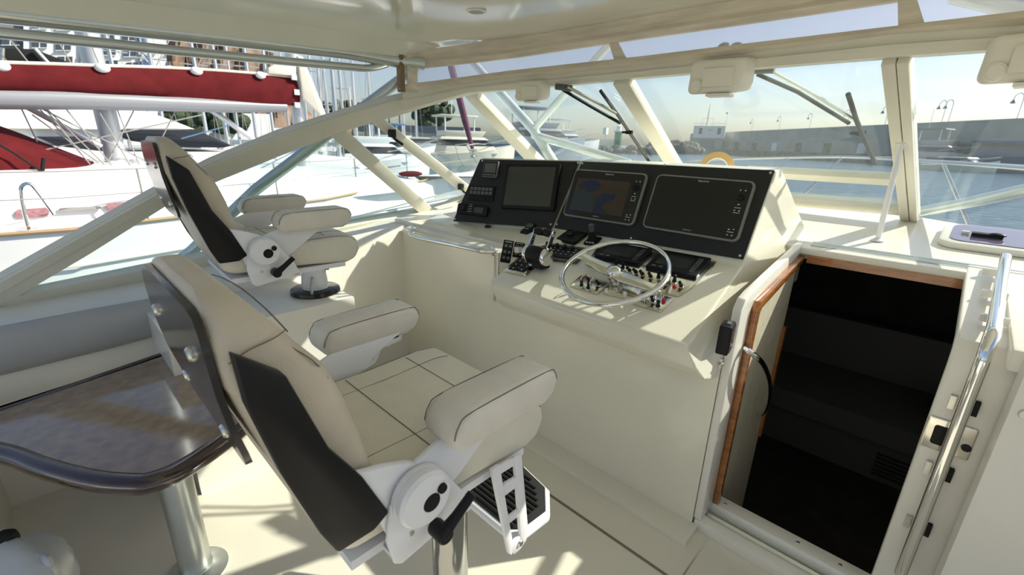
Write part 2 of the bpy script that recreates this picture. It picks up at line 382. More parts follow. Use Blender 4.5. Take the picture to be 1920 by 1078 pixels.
# ---- hardtop
SX = [(-2.40, 1.60), (-2.33, 1.80), (-2.2, 1.93), (-1.95, 2.03), (-1.6, 2.07), (-1.2, 2.09), (-.73, 2.10), (-.26, 2.09), (.14, 2.07), (.49, 2.03), (.74, 1.93), (.87, 1.80), (.94, 1.60)]
L1 = [(780, 205), (874, 175), (895, 174), (1031, 164), (1154, 150), (1280, 142), (1400, 130), (1654, 110), (1706, 106), (1920, 88)]
L2 = [(780, 172), (960, 147), (1174, 130), (1280, 115), (1447, 97), (1614, 73), (1920, 43)]
L3 = [(780, 158), (802, 155), (974, 132), (1161, 112), (1280, 100), (1527, 67), (1697, 50), (1920, 23)]
L4 = [(780, 130), (802, 127), (944, 112), (1127, 84), (1280, 62), (1494, 32), (1694, 2), (1920, -31)]
L5 = [(765, 102), (974, 70), (1280, 20), (1400, 0), (1920, -88)]
def zs(L):
    o = [zline(x, y, L) for x, y in SX[:8]]; return o + [o[12-i] for i in range(8, 13)]
Z1, Z2, Z3, Z4, Z5 = zs(L1), zs(L2), zs(L3), zs(L4), zs(L5)
def roofz(x, y):
    t = min(1, abs(x+.73)/1.67); f = 2.107 - .012*t*t - .10*max(0, (t-.93)/.07)**2
    return f + .045*(y-2.05)
xs = [-2.47, -2.44, -2.41, -2.37, -2.33, -2.2, -1.95, -1.6, -1.2, -.73, -.26, .14, .49, .74, .87, .91, .95, .98, 1.01]
def fy(x):
    return lerp(SX, max(-2.40, min(.94, x)))
rows = []
for k in range(13):
    t = k/12; rows.append([(x, -.35+(fy(x)+.35)*t, roofz(x, -.35+(fy(x)+.35)*t)) for x in xs])
rows.append([(x, fy(x)+.42, roofz(x, fy(x))+.13) for x in xs])
rows.append([(x, fy(x)+.44, roofz(x, fy(x))+.17) for x in xs])
rows.append([(x, -.40, roofz(x, -.35)+.14) for x in xs])
b = MB(); b.loft([list(r) for r in rows] + [rows[0]], closed=False); struct('ceiling', b, roofm)
# side rails of the hardtop: main pipe, lower hand rail
t = thing('hardtop_rail', 'thick satin tube with a thin hand rail under it along the port roof edge', 'rail', (-2.42, .8, 1.9))
b = MB(); b.tube([(-2.43, -1.0, 1.868), (-2.43, .04, 1.917), (-2.43, .7, 1.949), (-2.43, 1.25, 1.970), (-2.42, 1.58, 1.966), (-2.36, 1.70, 1.966)], .034, 16); obj('main_tube', b, alu, t)
b = MB(); b.tube([(-2.43, -1.0, 1.81), (-2.43, .03, 1.855), (-2.43, .5, 1.871), (-2.43, 1.0, 1.891), (-2.43, 1.25, 1.902), (-2.43, 1.38, 1.910), (-2.43, 1.47, 1.935), (-2.43, 1.53, 1.965)], .019, 12, sub=3); obj('hand_rail', b, alu, t)

# ---- windshield
A_, B_, T_ = PX(0, 574, -2.95), PX(810, 392, -2.95), PX(780, 180, -2.45)
SN = (B_-A_).cross(T_-A_).normalized()
F2 = ((-.73, 2.095, 1.853), V((1.03, 0, 0)).cross(V((.03, 1.09, -.64))).normalized())
F1 = ((-1.25, 2.09, 1.853), (V((-1.03, -.14, -.013))).cross(V((-.95, 1.01, -.65))).normalized())
F3 = ((-.2, 2.09, 1.853), (V((.8, -.09, 0))).cross(V((.447, .965, -.657))).normalized())
def onp(pts, pl, off=0): return [PP(x, y, V(pl[0])+V(pl[1])*off, pl[1]) for x, y in pts]
SP = (A_, SN)
def slab(b, pts, pl, t0, t1, bev=.004):
    n = V(pl[1]); q = onp(pts, pl); b.prism([p+n*t0 for p in q], [p+n*t1 for p in q], bev)
beam_t = [(-40, 540), (0, 517), (280, 360), (394, 300), (520, 248), (640, 209), (720, 186), (777, 172)]
beam_b = [(-40, 590), (0, 567), (160, 473), (324, 370), (404, 335), (520, 288), (640, 242), (777, 203)]
b = MB()
def band(b, a, c, pl, t0, t1):
    n = V(pl[1]); qa, qc = onp(a, pl), onp(c, pl)
    b.loft([[p+n*t0, p+n*t1, r+n*t1, r+n*t0] for p, r in zip(qa, qc)])
mid = lambda a, c, f: [(p[0]+(q[0]-p[0])*f, p[1]+(q[1]-p[1])*f) for p, q in zip(a, c)]
sgn = 1 if SN.x > 0 else -1
band(b, beam_t, beam_b, SP, -.02*sgn, .02*sgn)
band(b, mid(beam_t, beam_b, .03), mid(beam_t, beam_b, .42), SP, .02*sgn, .036*sgn)
band(b, mid(beam_t, beam_b, .47), mid(beam_t, beam_b, .97), SP, .02*sgn, .028*sgn)
struct('trim_3', b, frame)
b = MB(); band(b, [(-40, 562), (47, 545), (277, 498), (500, 450), (800, 392), (875, 366)], [(-40, 582), (0, 576), (284, 524), (500, 474), (805, 408), (882, 384)], SP, -.02*sgn, .025*sgn); struct('trim_4', b, frame)
b = MB(); slab(b, [(615, 250), (645, 240), (815, 394), (788, 400)], SP, -.018*sgn, .03*sgn); struct('trim_5', b, frame)
b = MB(); slab(b, [(693, 226), (712, 217), (889, 355), (868, 362)], SP, -.018*sgn, .03*sgn); struct('trim_6', b, frame)
P1 = [PP(875, 175, *F1), PP(897, 174, *F1), PP(1060, 345, *F1), PP(1033, 343, *F1)]
b = MB(); n1 = V(F1[1]); b.prism([p-n1*.02 for p in P1], [p+n1*.03 for p in P1], .004); struct('trim_7', b, frame)
b = MB(); slab(b, [(1152, 150), (1182, 148), (1306, 361), (1286, 361)], F2, -.025, .025); struct('trim_8', b, frame)
b = MB(); slab(b, [(1655, 110), (1682, 108), (1707, 412), (1690, 410)], F2, -.025, .03); slab(b, [(1684, 108), (1708, 106), (1723, 414), (1709, 413)], F2, -.025, .036); struct('trim_9', b, frame)
b = MB(); slab(b, [(1400, 316), (1680, 330), (1681, 342), (1400, 326)], F2, -.02, .02, .002); slab(b, [(1400, 362), (1690, 387), (1691, 398), (1400, 374)], F2, -.02, .03, .002); struct('trim_10', b, frame)
# curved head rail
b = MB()
b.loft([[(x, y-.03, z1), (x, y-.045, z1+.02), (x, y-.045, z1+(z2-z1)*.5), (x, y-.025, z1+(z2-z1)*.55), (x, y-.03, z2), (x, y+.03, z2), (x, y+.03, z1)] for (x, y), z1, z2 in zip(SX, Z1, Z2)])
struct('trim_11', b, frame)
# panes
def pane(nm, pts, pl, m=glass, t=.004):
    b = MB(); slab(b, pts, pl, -t, t, 0); return struct(nm, b, m)
pane('window_1', [(20, 557), (160, 473), (324, 370), (404, 335), (520, 288), (622, 249), (795, 394), (500, 451), (277, 499)], SP)
pane('window_2', [(642, 243), (697, 225), (872, 362), (812, 391)], SP)
b = MB(); q = [PP(712, 216, *SP), PP(780, 200, *SP), PP(874, 175, *SP), V((-2.28, 2.9, 1.19)), PP(889, 354, *SP)]
q2 = [PP(712, 216, *SP), PP(874, 175, *SP), P1[3], PP(889, 354, *SP)]
b.faces([q2[0], q2[1], q2[2], q2[3]], [(0, 1, 2), (0, 2, 3)]); struct('window_3', b, glass)
pane('window_4', [(895, 173), (1031, 163), (1156, 149), (1290, 361), (1058, 344)], F1, glassf)
pane('window_5', [(1180, 148), (1400, 129), (1658, 109), (1692, 409), (1400, 372), (1304, 360)], F2, glassf)
pane('window_6', [(1707, 105), (1920, 88), (2100, 75), (2150, 470), (1900, 446), (1722, 413)], F3, glassf)
# clear vinyl strip between windshield head and roof
t = thing('clear_enclosure_strip', 'long clear vinyl strip with dirty beige canvas hems laced between windshield and roof', 'awning', (-.73, 2.1, 1.9))
def strip(za, zb, th, y0=0):
    b = MB(); b.loft([[(x, y-th+y0, a), (x, y-th+y0, c), (x, y+th+y0, c), (x, y+th+y0, a)] for (x, y), a, c in zip(SX, za, zb)]); return b
obj('vinyl_pane', strip(Z3, Z4, .0015), clearv, t)
hemz = [z+.004 for z in Z5]
b = MB(); b.loft([[(x, y-.012, a), (x, y-.02, a+(c-a)*.25), (x, y-.008, a+(c-a)*.45), (x, y-.024, a+(c-a)*.55), (x, y-.024, c), (x, y+.012, c), (x, y+.012, a)] for (x, y), a, c in zip(SX, Z4, hemz)]); obj('upper_hem', b, canvas, t)
random.seed(3)
b = MB(); b.loft([[(x, y-.035, a), (x, y-.05, a+(c-a)*.4), (x, y-.03, c), (x, y+.01, c), (x, y+.01, a)] for (x, y), a, c in zip(SX, Z2, Z3)]); obj('lower_hem', b, canvas, t)
b = MB(); x, y = SX[0]
b.box((x-.005, y-.03, (Z2[0]+Z5[0])/2), (.035, .03, Z5[0]-Z2[0]), bev=.005); obj('binding', b, canvasb, t)
b = MB(); b.box((x+.02, y+.03, (Z2[0]+Z5[0])/2), (.012, .06, Z5[0]-Z2[0]), rot=Matrix.Rotation(-.2, 3, 'Z'), bev=.004); obj('end_hem', b, canvas, t)
for (u0, v0), (u1, v1) in (((1150, 82), (1166, 112)), ((1700, 0), (1712, 50))):
    p, q = PY(u0, v0, 2.083), PY(u1, v1, 2.083)
    b = MB(); b.prism([p+V((-.025, -.006, .01)), p+V((.02, -.006, .01)), q+V((.035, -.006, -.01)), q+V((-.035, -.006, -.01))], [p+V((-.025, .006, .01)), p+V((.02, .006, .01)), q+V((.035, .006, -.01)), q+V((-.035, .006, -.01))], .002); obj('divider', b, canvas, t)
b = MB(); p = PY(1084, 66, 2.06); b.box(p, (.03, .008, .008), bev=.002); b.box(p+V((.03, 0, .004)), (.05, .004, .004)); obj('zip_pull', b, canvasb, t)

# ---- roof downlight
p = PP(893, 19, (0, 1.2, roofz(-1.4, 1.2)), (0, -.045, 1))
t = thing('ceiling_downlight', 'small round recessed downlight in the glossy white roof', 'light', p)
b = MB(); b.lathe([(.031, 0), (.042, -.002), (.044, -.006), (.034, -.009), (.031, -.004)], 24, p, cap=False); obj('bezel', b, gelw, t)
b = MB(); b.lathe([(.0, -.006), (.033, -.006), (.033, .01)], 20, p); obj('lens', b, vinylpad, t)

# ---- wiper motor covers
def motor(c, yaw, label, sc=1):
    t = thing('wiper_motor_cover', label, 'cover', c, 'wiper motor covers under the windshield head rail')
    R_ = Matrix.Rotation(yaw, 4, 'Z'); M_ = Matrix.Translation(V(c)) @ R_ @ Matrix.Scale(sc, 4)
    b = MB(M_)
    b.prism([(-.10, -.02, .05), (.10, -.02, .05), (.085, -.02, -.075), (-.105, -.02, -.075)], [(-.105, .10, .07), (.12, .10, .07), (.125, .10, -.055), (-.11, .10, -.055)], .022, 4)
    b.ext([(-.045, -.05), (.07, -.05), (.07, .02), (-.045, .02)], 'y', -.035, 0, .006)
    obj('housing', b, motorm, t)
    b = MB(M_); b.lathe([(.0, .012), (.018, .012), (.021, .008), (.024, .008), (.026, 0)], 24, (-.068, -.02, -.042), (0, -1, 0)); obj('boss', b, motorm, t)
    b = MB(M_); b.box((.02, .01, -.078), (.09, .07, .01), bev=.003); obj('foot', b, motorm, t)
motor(PY(992, 168, 1.95), .25, 'cream wiper motor cover, leftmost of three, over the port front pane', .80)
motor(PY(1344, 139, 1.97), .1, 'cream wiper motor cover in the middle above the centre pane')
motor(PY(1945, 100, 1.95), -.1, 'cream wiper motor cover cut off at the right edge of the picture')
# ---- wipers
def wiper(pl, arms, blade, head, label):
    c = onp([head[0]], pl, .05)[0]
    t = thing('windshield_wiper', label, 'wiper', c, 'wipers on the front panes')
    o_ = .045
    for a in arms:
        b = MB(); b.tube(onp(a, pl, o_), .0085, 8); obj('arm', b, steel if a is arms[0] else blackp, t)
    q = onp(blade, pl, .02); q2_ = onp([blade[0], blade[len(blade)//2], blade[-1]], pl, .035)
    b = MB(); b.tube(q, .009, 6); obj('blade', b, blackr, t)
    b = MB(); b.tube([q[0], q2_[1], q[-1]], .006, 6); obj('spine', b, darkgrey, t)
    b = MB(); k = onp([blade[len(blade)//2]], pl, .04)[0]; b.box(k, (.035, .02, .02), bev=.004); b.box(k+V((-.03, 0, .0)), (.03, .012, .012), bev=.003); obj('clip', b, blackp, t)
    b = MB(); h = onp(head, pl, .04); b.tube([h[0], h[1]], .016, 8); obj('pivot', b, darkgrey, t)
wiper(F1, [[(1064, 163), (1100, 182), (1155, 213)], [(1055, 168), (1105, 198), (1163, 231)]], [(1126, 170), (1160, 218), (1180, 248), (1218, 304)], [(1042, 162), (1072, 166)], 'black pantograph wiper on the port front pane, beside the leftmost motor cover')
wiper(F2, [[(1440, 130), (1520, 174), (1604, 224)], [(1420, 139), (1495, 172), (1592, 231)]], [(1590, 176), (1606, 226), (1616, 250), (1641, 307)], [(1412, 131), (1452, 130)], 'black pantograph wiper on the centre pane, beside the middle motor cover')
# ---- window latches on the port vent pane
for px_, py_, lab in ((735, 250, 'black plastic vent window latch, upper one on the port mullion'), (864, 350, 'black plastic vent window latch, lower one beside the dash panel')):
    c = onp([(px_, py_)], SP, .05*sgn)[0]; t = thing('window_latch', lab, 'latch', c, 'latches on the port vent window')
    b = MB(); b.box(c, (.035, .035, .045), bev=.006); obj('body', b, blackp, t)
    b = MB(); b.tube([c+V((.02, -.01, -.012)), c+V((.035, .0, -.035)), c+V((.03, .05, -.062))], .009, 8); obj('lever', b, blackp, t)
# ---- deck stay rod
a, c = D(1645, 452), onp([(1693, 258)], F2, -.0)[0]
t = thing('stay_rod', 'slim white stay rod leaning from cabin top up to the windshield post', 'rod', a)
b = MB(); b.tube([a+V((0, 0, .012)), c], .011, 12); obj('tube', b, wpaint, t)
b = MB(); b.lathe([(.026, 0), (.026, .006), (.014, .014), (.0, .014)], 16, a); obj('foot', b, wpaint, t)
b = MB(); b.box(c, (.035, .03, .05), bev=.006); obj('bracket', b, wpaint, t)
# ---- deck hatch
hc = V((.285, 2.905, dz(2.905))); hm = basis(hc, V((1, -.03, 0)).normalized(), V((.03, .9918, .1275)).normalized(), V((0, -.1275, .9918)))
t = thing('deck_hatch', 'low deck hatch with white rounded frame and violet acrylic lens on the cabin top', 'hatch', hc)
b = MB(hm); b.rbox(.56, .36, .032, .07, bev=.012, seg=6); obj('frame', b, gelw, t)
b = MB(hm); b.rbox(.49, .30, .004, .05, z0=.0315); obj('lens', b, hatchp, t)
b = MB(hm); b.box((-.13, -.045, .045), (.10, .028, .014), bev=.005); b.ball((-.10, -.045, .05), .022, 12, (1.3, .8, .4)); obj('handle', b, blackp, t)
b = MB(hm); b.box((-.20, -.02, .041), (.025, .014, .012), bev=.003); obj('stop', b, gelw, t)
# ================================================================== HELM
PD = (V((0, 1.52, .878)), V((0, -.355, 1)).normalized())        # sloping dash
PN = (V((-1, 2.05, 1.072)), V((0, -.402, .16)).normalized())       # instrument panel, right section
BL, SB, ST = PZ(848, 415, 1.05), PY(1040, 428, 2.05), PY(1090, 303, 2.205)
LN = (SB-BL).cross(ST-SB).normalized()
if LN.y > 0: LN = -LN
PLF = (BL, LN)
TLF = PP(900, 298, *PLF)
con = thing('helm_console', 'white moulded helm console with sloping dash and raised black instrument panel', 'console', (-1.1, 1.9, 0))
prof = [(1.70, .70, -1.545, -.475), (1.545, .745, -1.545, -.487), (1.515, .79, -1.55, -.515), (1.505, .855, -1.575, -.548), (1.515, .874, -1.60, -.56),
        (2.052, 1.066, -1.60, -.576), (2.21, 1.464, -1.575, -.562), (2.27, 1.475, -1.58, -.558), (2.66, 1.15, -1.6, -.476), (2.66, .9, -1.6, -.476), (1.72, .86, -1.545, -.476)]
b = MB(); b.prism([(xl, y, z) for y, z, xl, xr in prof], [(xr, y, z) for y, z, xl, xr in prof], .022, 4, 20); obj('console_body', b, gel, con)
b = MB()
bk = V((0, .30, -.25)); up = V((0, .02, .006)); ld = V((0, 0, -.10))
a_ = [BL+ld, SB+ld, SB, ST, TLF, BL]
b.faces([BL+ld, SB+V((.1, 0, 0))+ld, ST+up+V((.02, 0, 0)), TLF+up, SB+V((.1, .3, -.1)), BL+V((-.05, .35, -.1)), ST+V((.02, .30, -.25)), TLF+V((-.02, .28, -.25))],
        [(0, 1, 2, 3), (1, 4, 6, 2), (3, 2, 6, 7), (0, 3, 7, 5), (5, 7, 6, 4), (0, 5, 4, 1)])
bmesh.ops.recalc_face_normals(b.b, faces=b.b.faces[:]); obj('port_wing', b, gel, con)
b = MB()
sh = [(-2.60, 1.662), (-1.69, 1.662), (-1.53, 1.86), (-1.47, 1.95), (-1.45, 2.055), (-1.62, 2.065), (-2.31, 1.85), (-2.60, 2.0)]
shz = lambda y: .985+.21*(y-1.655)
b.prism([(x, y, shz(y)-.10) for x, y in sh], [(x, y, shz(y)) for x, y in sh], .018, 4, 50); obj('port_shelf', b, gel, con)
b = MB(); b.prism([(-2.50, 1.70, .98), (-1.95, 1.70, .98), (-2.0, 1.9, 1.0), (-2.55, 1.9, 1.0)], [(-2.47, 1.76, 1.05), (-2.05, 1.76, 1.03), (-2.1, 1.9, 1.035), (-2.52, 1.95, 1.06)], .025, 4); obj('moulded_step', b, gel, con)
def pnl(name, pts, n, m, parent, t=.006, bev=.002):
    n = V(n); b = MB(); b.prism(pts, [p+n*t for p in pts], bev); return obj(name, b, m, parent)
rp = [PP(x, y, *PN) for x, y in ((1092, 303), (1453, 320), (1394, 487), (1040, 428))]
pr = pnl('instrument_panel', rp, PN[1], dpanel, con)
lp = [PP(x, y, *PLF) for x, y in ((901, 299), (1087, 303), (1036, 428), (850, 415))]
plf = pnl('instrument_panel', lp, LN, dpanel, con)
for (x, y), P_, par in (((1445, 325), PN, pr), ((1388, 480), PN, pr), ((1184, 447), PN, pr), ((1247, 310), PN, pr), ((1093, 307), PN, pr), ((1045, 421), PN, pr), ((1084, 306), PLF, plf), ((1033, 421), PLF, plf), ((854, 411), PLF, plf), ((905, 302), PLF, plf)):
    c = PP(x, y, *P_)+V(P_[1])*.006
    b = MB(); b.lathe([(.0, .002), (.004, .003), (.006, .001), (.006, 0)], 12, c, P_[1]); obj('screw', b, steel, par)

def dev(px4, plane, off=.006):
    n = V(plane[1]); q = [PP(x, y, plane[0]+n*off, n) for x, y in px4]
    return frame4(*q)
def device(name, label, cat, px4, plane, group=None, off=.006):
    M_, w_, h = dev(px4, plane, off); t = thing(name, label, cat, M_.translation, group); return t, M_, w_, h
# chartplotters
def plotter(label, px4, chart):
    t, M_, w_, h = device('chartplotter', label, 'chartplotter', px4, PN, 'chartplotters on the instrument panel')
    b = MB(M_); b.rbox(w_, h, .022, .03, bev=.008, seg=6); obj('bezel', b, mats_bezel, t)
    b = MB(M_); b.rbox(w_*.955, h*.93, .0012, .02, z0=.0215, seg=6); fc = obj('front_glass', b, blackg, t)
    sw, shh = w_*.735, h*.70; cx = -w_*.045
    b = MB(M_); b.rbox(sw, shh, .0006, .002, z0=.0225, cx=cx, cy=-.002); sc = obj('screen', b, chart, t)
    text('Raymarine', h*.043, M_ @ Matrix.Translation((cx+w_*.06, h*.425, .0229)), labelm, t)
    text('hybridtouch', h*.028, M_ @ Matrix.Translation((cx+w_*.04, -h*.42, .0229)), labelm, t)
    bx = w_*.405
    b = MB(M_); b.lathe([(.0, .006), (h*.052, .006), (h*.058, .003), (h*.060, 0)], 24, (bx, h*.215, .0225)); obj('dial_knob', b, blackp, t)
    def key(y, ww): 
        b = MB(M_); b.rbox(w_*.06*ww, h*.009, .0005, .0006, z0=.0227, cx=bx, cy=y); obj('key_mark', b, labelm, t)
    key(.045*h, 1); key(-.035*h, 1); key(-.35*h, 1)
    for i, (dx, y, s_) in enumerate(((-.018, .33*h, '!'), (.02, .33*h, 'o'), (0, .10*h, '+'), (-.018, 0.0, 'q'), (.018, 0.0, 'q'), (-.015, -.31*h, '*'), (.02, -.30*h, '?'), (-.015, -.40*h, '=='), (.02, -.40*h, '<>'))):
        b = MB(M_); b.rbox(w_*.012+.001*(i % 3), h*.018, .0005, .001, z0=.0227, cx=bx+dx*w_*1.2, cy=y); obj('icon', b, labelm, t)
    return t, M_, w_, h, cx, sw, shh
mats_bezel = mat('plotter_bezel', (.20, .20, .175), .38, metal=.15)
sea = mat('chart_sea', (.022, .038, .045), .25); land = mat('chart_land', (.045, .030, .018), .25); deep = mat('chart_deep', (.010, .018, .055), .25)
t, M_, w_, h, cx, sw, shh = plotter('grey-framed chartplotter with a dim chart of land and sea on its screen', ((1089, 319), (1226, 327.6), (1184, 426), (1051, 404)), land)
scr = [c for c in t.children if c.name.startswith('screen')][0]
def blot(nm, pts, m, z):
    b = MB(M_); b.prism([(cx+x*sw, y*shh, z) for x, y in pts], [(cx+x*sw, y*shh, z+.0003) for x, y in pts]); obj(nm, b, m, scr)
blot('chart_water', [(-.5, .02), (-.38, .10), (-.22, .02), (-.1, .05), (-.06, -.5), (-.5, -.5)], sea, .0231)
blot('chart_water', [(-.44, .22), (-.34, .38), (-.16, .42), (-.02, .30), (-.06, .14), (-.22, .06), (-.32, .14), (-.42, .12)], deep, .0234)
blot('chart_water', [(-.04, -.08), (.10, .10), (.2, .02), (.28, .12), (.30, -.04), (.14, -.22), (.10, -.34), (.26, -.5), (-.04, -.5)], deep, .0234)
blot('menu_bar', [(-.5, .5), (.5, .5), (.5, .44), (-.5, .44)], lcdblk, .0234)
plotter('grey-framed chartplotter with a blank black screen at the starboard end of the panel', ((1242, 328.4), (1427, 342.6), (1380.5, 457), (1199, 427)), lcdblk)
# monitor
t, M_, w_, h = device('display_monitor', 'square black monitor with a dull green-grey screen on the port panel', 'monitor', ((959.4, 310), (1060, 311), (1036, 397), (935, 391)), PLF)
b = MB(M_); b.rbox(w_, h, .034, .006, bev=.004); obj('case', b, blackp, t)
b = MB(M_); b.rbox(w_*.86, h*.86, .001, .003, z0=.0335); obj('screen', b, lcd, t)
# small instrument
t, M_, w_, h = device('instrument_display', 'small square instrument display at the top port corner of the dash panel', 'instrument', ((913.5, 303.4), (940.5, 304), (931, 334.5), (903.5, 333)), PLF)
b = MB(M_); b.rbox(w_, h, .022, .008, bev=.005); obj('case', b, mats_bezel, t)
b = MB(M_); b.rbox(w_*.92, h*.92, .001, .006, z0=.0215); obj('front_glass', b, blackg, t)
b = MB(M_); b.rbox(w_*.76, h*.58, .0006, .002, z0=.0223, cy=h*.06); obj('screen', b, darkgrey, t)
for i in range(5):
    b = MB(M_); b.rbox(w_*.09, h*.035, .0006, .001, z0=.0223, cx=(i-2)*w_*.17, cy=-h*.36); obj('button', b, labelm, t)
# rocker panel
t, M_, w_, h = device('rocker_switch_panel', 'black rocker switch panel with two rows of switches between instrument and radio', 'switch panel', ((884, 347.6), (932, 350), (922.7, 378.5), (876, 375)), PLF)
b = MB(M_); b.rbox(w_, h, .008, .004, bev=.002); obj('face', b, blackp, t)
for r_ in range(2):
    for i in range(6):
        b = MB(M_); b.box(((i-2.5)*w_*.15, h*(.27-.26*r_), .011), (w_*.12, h*.2, .010), rot=Matrix.Rotation(.25, 3, 'X'), bev=.0015); rk = obj('rocker_switch', b, darkgrey, t)
        b = MB(M_); b.box(((i-2.5)*w_*.15, h*(.34-.26*r_), .0172), (w_*.07, h*.025, .001)); obj('legend', b, labelm, rk)
for i in range(5):
    b = MB(M_); b.lathe([(.0, .004), (.004, .003), (.005, 0)], 10, ((i-2)*w_*.15, -h*.32, .008)); obj('indicator', b, blackg, t)
# radio
t, M_, w_, h = device('marine_radio', 'black marine stereo with round dial and little screen at the panel foot', 'radio', ((864, 382), (920, 387.7), (913.5, 407.7), (857.5, 401)), PLF)
b = MB(M_); b.rbox(w_, h, .026, .012, bev=.006); obj('case', b, blackp, t)
b = MB(M_); b.lathe([(.0, .012), (h*.24, .012), (h*.27, .009), (h*.28, 0)], 24, (-w_*.30, h*.06, .026)); obj('dial_knob', b, blackg, t)
b = MB(M_); b.rbox(w_*.30, h*.52, .0006, .002, z0=.0262, cx=w_*.22, cy=.0); obj('screen', b, lcd, t)
for i in range(6):
    b = MB(M_); b.rbox(w_*.03, h*.07, .002, .001, z0=.0262, cx=-w_*(.09-.07*(i % 2)), cy=h*(.25-.22*(i//2))); obj('button', b, labelm, t)
text('FUSION', h*.1, M_ @ Matrix.Translation((-w_*.05, h*.43, .0262)), labelm, t)

# ---- things standing on the dash
def shp(y): return (V((0, 1.655, .985)), V((0, -.21, 1)).normalized())
PSH = shp(0)
t, M_, w_, h = device('remote_control', 'black wedge remote with round knob standing left on the white shelf', 'remote', ((985, 419), (1012, 425), (991, 441), (971, 436.5)), PSH, off=0)
M_ = basis(PP(991, 434, *PSH), V((1, 0, 0)), V((0, .9787, .2055)), PSH[1]); w_, h = .062, .098; t.location = M_.translation; ORG[t.name] = M_.translation.copy()
b = MB(M_); b.prism([(-w_/2, -h/2, 0), (w_/2, -h/2, 0), (w_/2, h/2, 0), (-w_/2, h/2, 0)], [(-w_*.42, -h*.42, .016), (w_*.42, -h*.42, .016), (w_*.45, h*.46, .034), (-w_*.45, h*.46, .034)], .006, 3); obj('body', b, blackp, t)
b = MB(M_); b.lathe([(.0, .014), (.016, .014), (.021, .010), (.022, 0)], 24, (0, h*.18, .026), (0, -.25, 1)); obj('knob', b, darkgrey, t)
for i in range(3):
    b = MB(M_); b.ball(((i-1)*w_*.2, -h*.18, .024), .004, 8, (1, 1, .5)); obj('button', b, labelm, t)
for px4, lab in (((( 907, 422), (928, 424), (922, 432), (906, 430)), 'small black mic clip at the port end of the shelf below the radio'), (((1028, 424), (1040, 426), (1033, 435.5), (1023, 434)), 'small black oval clip between remote and autopilot unit')):
    t, M_, w_, h = device('microphone_clip', lab, 'clip', px4, PSH, off=0)
    M_ = basis(PP((px4[0][0]+px4[2][0])/2, (px4[0][1]+px4[2][1])/2, *PSH), V((.8, .6, 0)), V((-.6, .8, 0)), V((0, 0, 1))); w_ = h = .036; t.location = M_.translation; ORG[t.name] = M_.translation.copy()
    b = MB(M_); b.ball((0, 0, .008), max(w_, h)*.6, 14, (1, .62, .45)); obj('base', b, blackp, t)
    b = MB(M_); b.box((0, .0, .018), (.018, .010, .014), bev=.003); obj('hook', b, blackg, t)
t, M_, w_, h = device('autopilot_control', 'flat black autopilot unit with knob and maker name, beside the joystick', 'control unit', ((1069, 431), (1105, 438.8), (1080.4, 461.4), (1045.5, 454)), PD, off=.0)
b = MB(M_); b.rbox(w_, h, .022, .012, bev=.007); obj('body', b, blackp, t)
b = MB(M_); b.lathe([(.0, .018), (.016, .018), (.019, .013), (.019, 0)], 20, (-w_*.05, -h*.08, .022)); obj('knob', b, blackg, t)
text('Raymarine', w_*.17, M_ @ Matrix.Translation((w_*.04, h*.36, .0222)), labelm, t)
t, M_, w_, h = device('joystick_control', 'black joystick with ribbed boot on a square base right of the autopilot unit', 'joystick', ((1108, 445.5), (1132, 448), (1114, 462), (1092.5, 458.5)), PD, off=0)
b = MB(M_); b.rbox(w_, h, .012, .008, bev=.004); obj('base', b, blackp, t)
b = MB(M_); b.lathe([(.024, .0), (.026, .01), (.022, .014), (.024, .022), (.019, .026), (.021, .034), (.016, .038), (.018, .046), (.012, .052), (.0, .054)], 20, (0, 0, .012)); obj('boot', b, blackr, t)
b = MB(M_); b.tube([(0, 0, .05), (0, .002, .07), (0, .004, .100)], [.012, .013, .0145], 14); obj('stick', b, darkgrey, t)
for i in range(3):
    b = MB(M_); b.lathe([(.0, .002), (.006, .002), (.007, 0)], 12, ((i-1)*w_*.24, -h*.36, .012)); obj('button', b, labelm, t)
# sounder plate beneath the throttle
t, M_, w_, h = device('sounder_control_panel', 'wide black fishfinder control plate with knobs, lying behind the throttle', 'control panel', ((1001.5, 456.3), (1107, 469), (1080, 497), (974.5, 479.5)), PD, off=0)
b = MB(M_); b.rbox(w_, h, .016, .008, bev=.005); obj('base', b, darkgrey, t)
b = MB(M_); b.rbox(w_*.84, h*.72, .022, .006, bev=.004, cx=.0, cy=-.006); obj('face', b, blackp, t)
random.seed(11)
for r_ in range(3):
    for i in range(9):
        b = MB(M_); b.rbox(w_*.035*random.uniform(.5, 1.3), h*.03, .0006, .0008, z0=.0222, cx=(i-4)*w_*.088, cy=h*(.16-.17*r_)); obj('legend', b, labelm, t)
for i, x in enumerate((-.16, .02, .16, .29)):
    b = MB(M_); b.lathe([(.0, .02), (.008, .02), (.010, .016), (.011, 0)], 14, (x*w_, h*(.24-.02*i), .022)); obj('knob', b, blackg, t)
# keypad
t, M_, w_, h = device('thruster_keypad', 'square grey keypad with black keys at the port front corner of the dash', 'keypad', ((975, 486), (1016, 494), (984, 519), (941, 509.5)), PD, off=0)
b = MB(M_); b.rbox(w_, h, .012, .008, bev=.006); obj('bezel', b, plate, t)
for r_ in range(3):
    n_ = 3 if r_ != 2 else 2
    for i in range(n_):
        b = MB(M_); ww = w_*.74/n_; b.rbox(ww*.92, h*.215, .004, .003, z0=.011, cx=(i-(n_-1)/2)*ww, cy=h*(.26-.26*r_)); k = obj('key', b, blackp, t)
        b = MB(M_); b.lathe([(.0, .0006), (.0045, .0006), (.0045, 0)], 10, ((i-(n_-1)/2)*ww, h*(.26-.26*r_), .015)); obj('symbol', b, labelm, k)
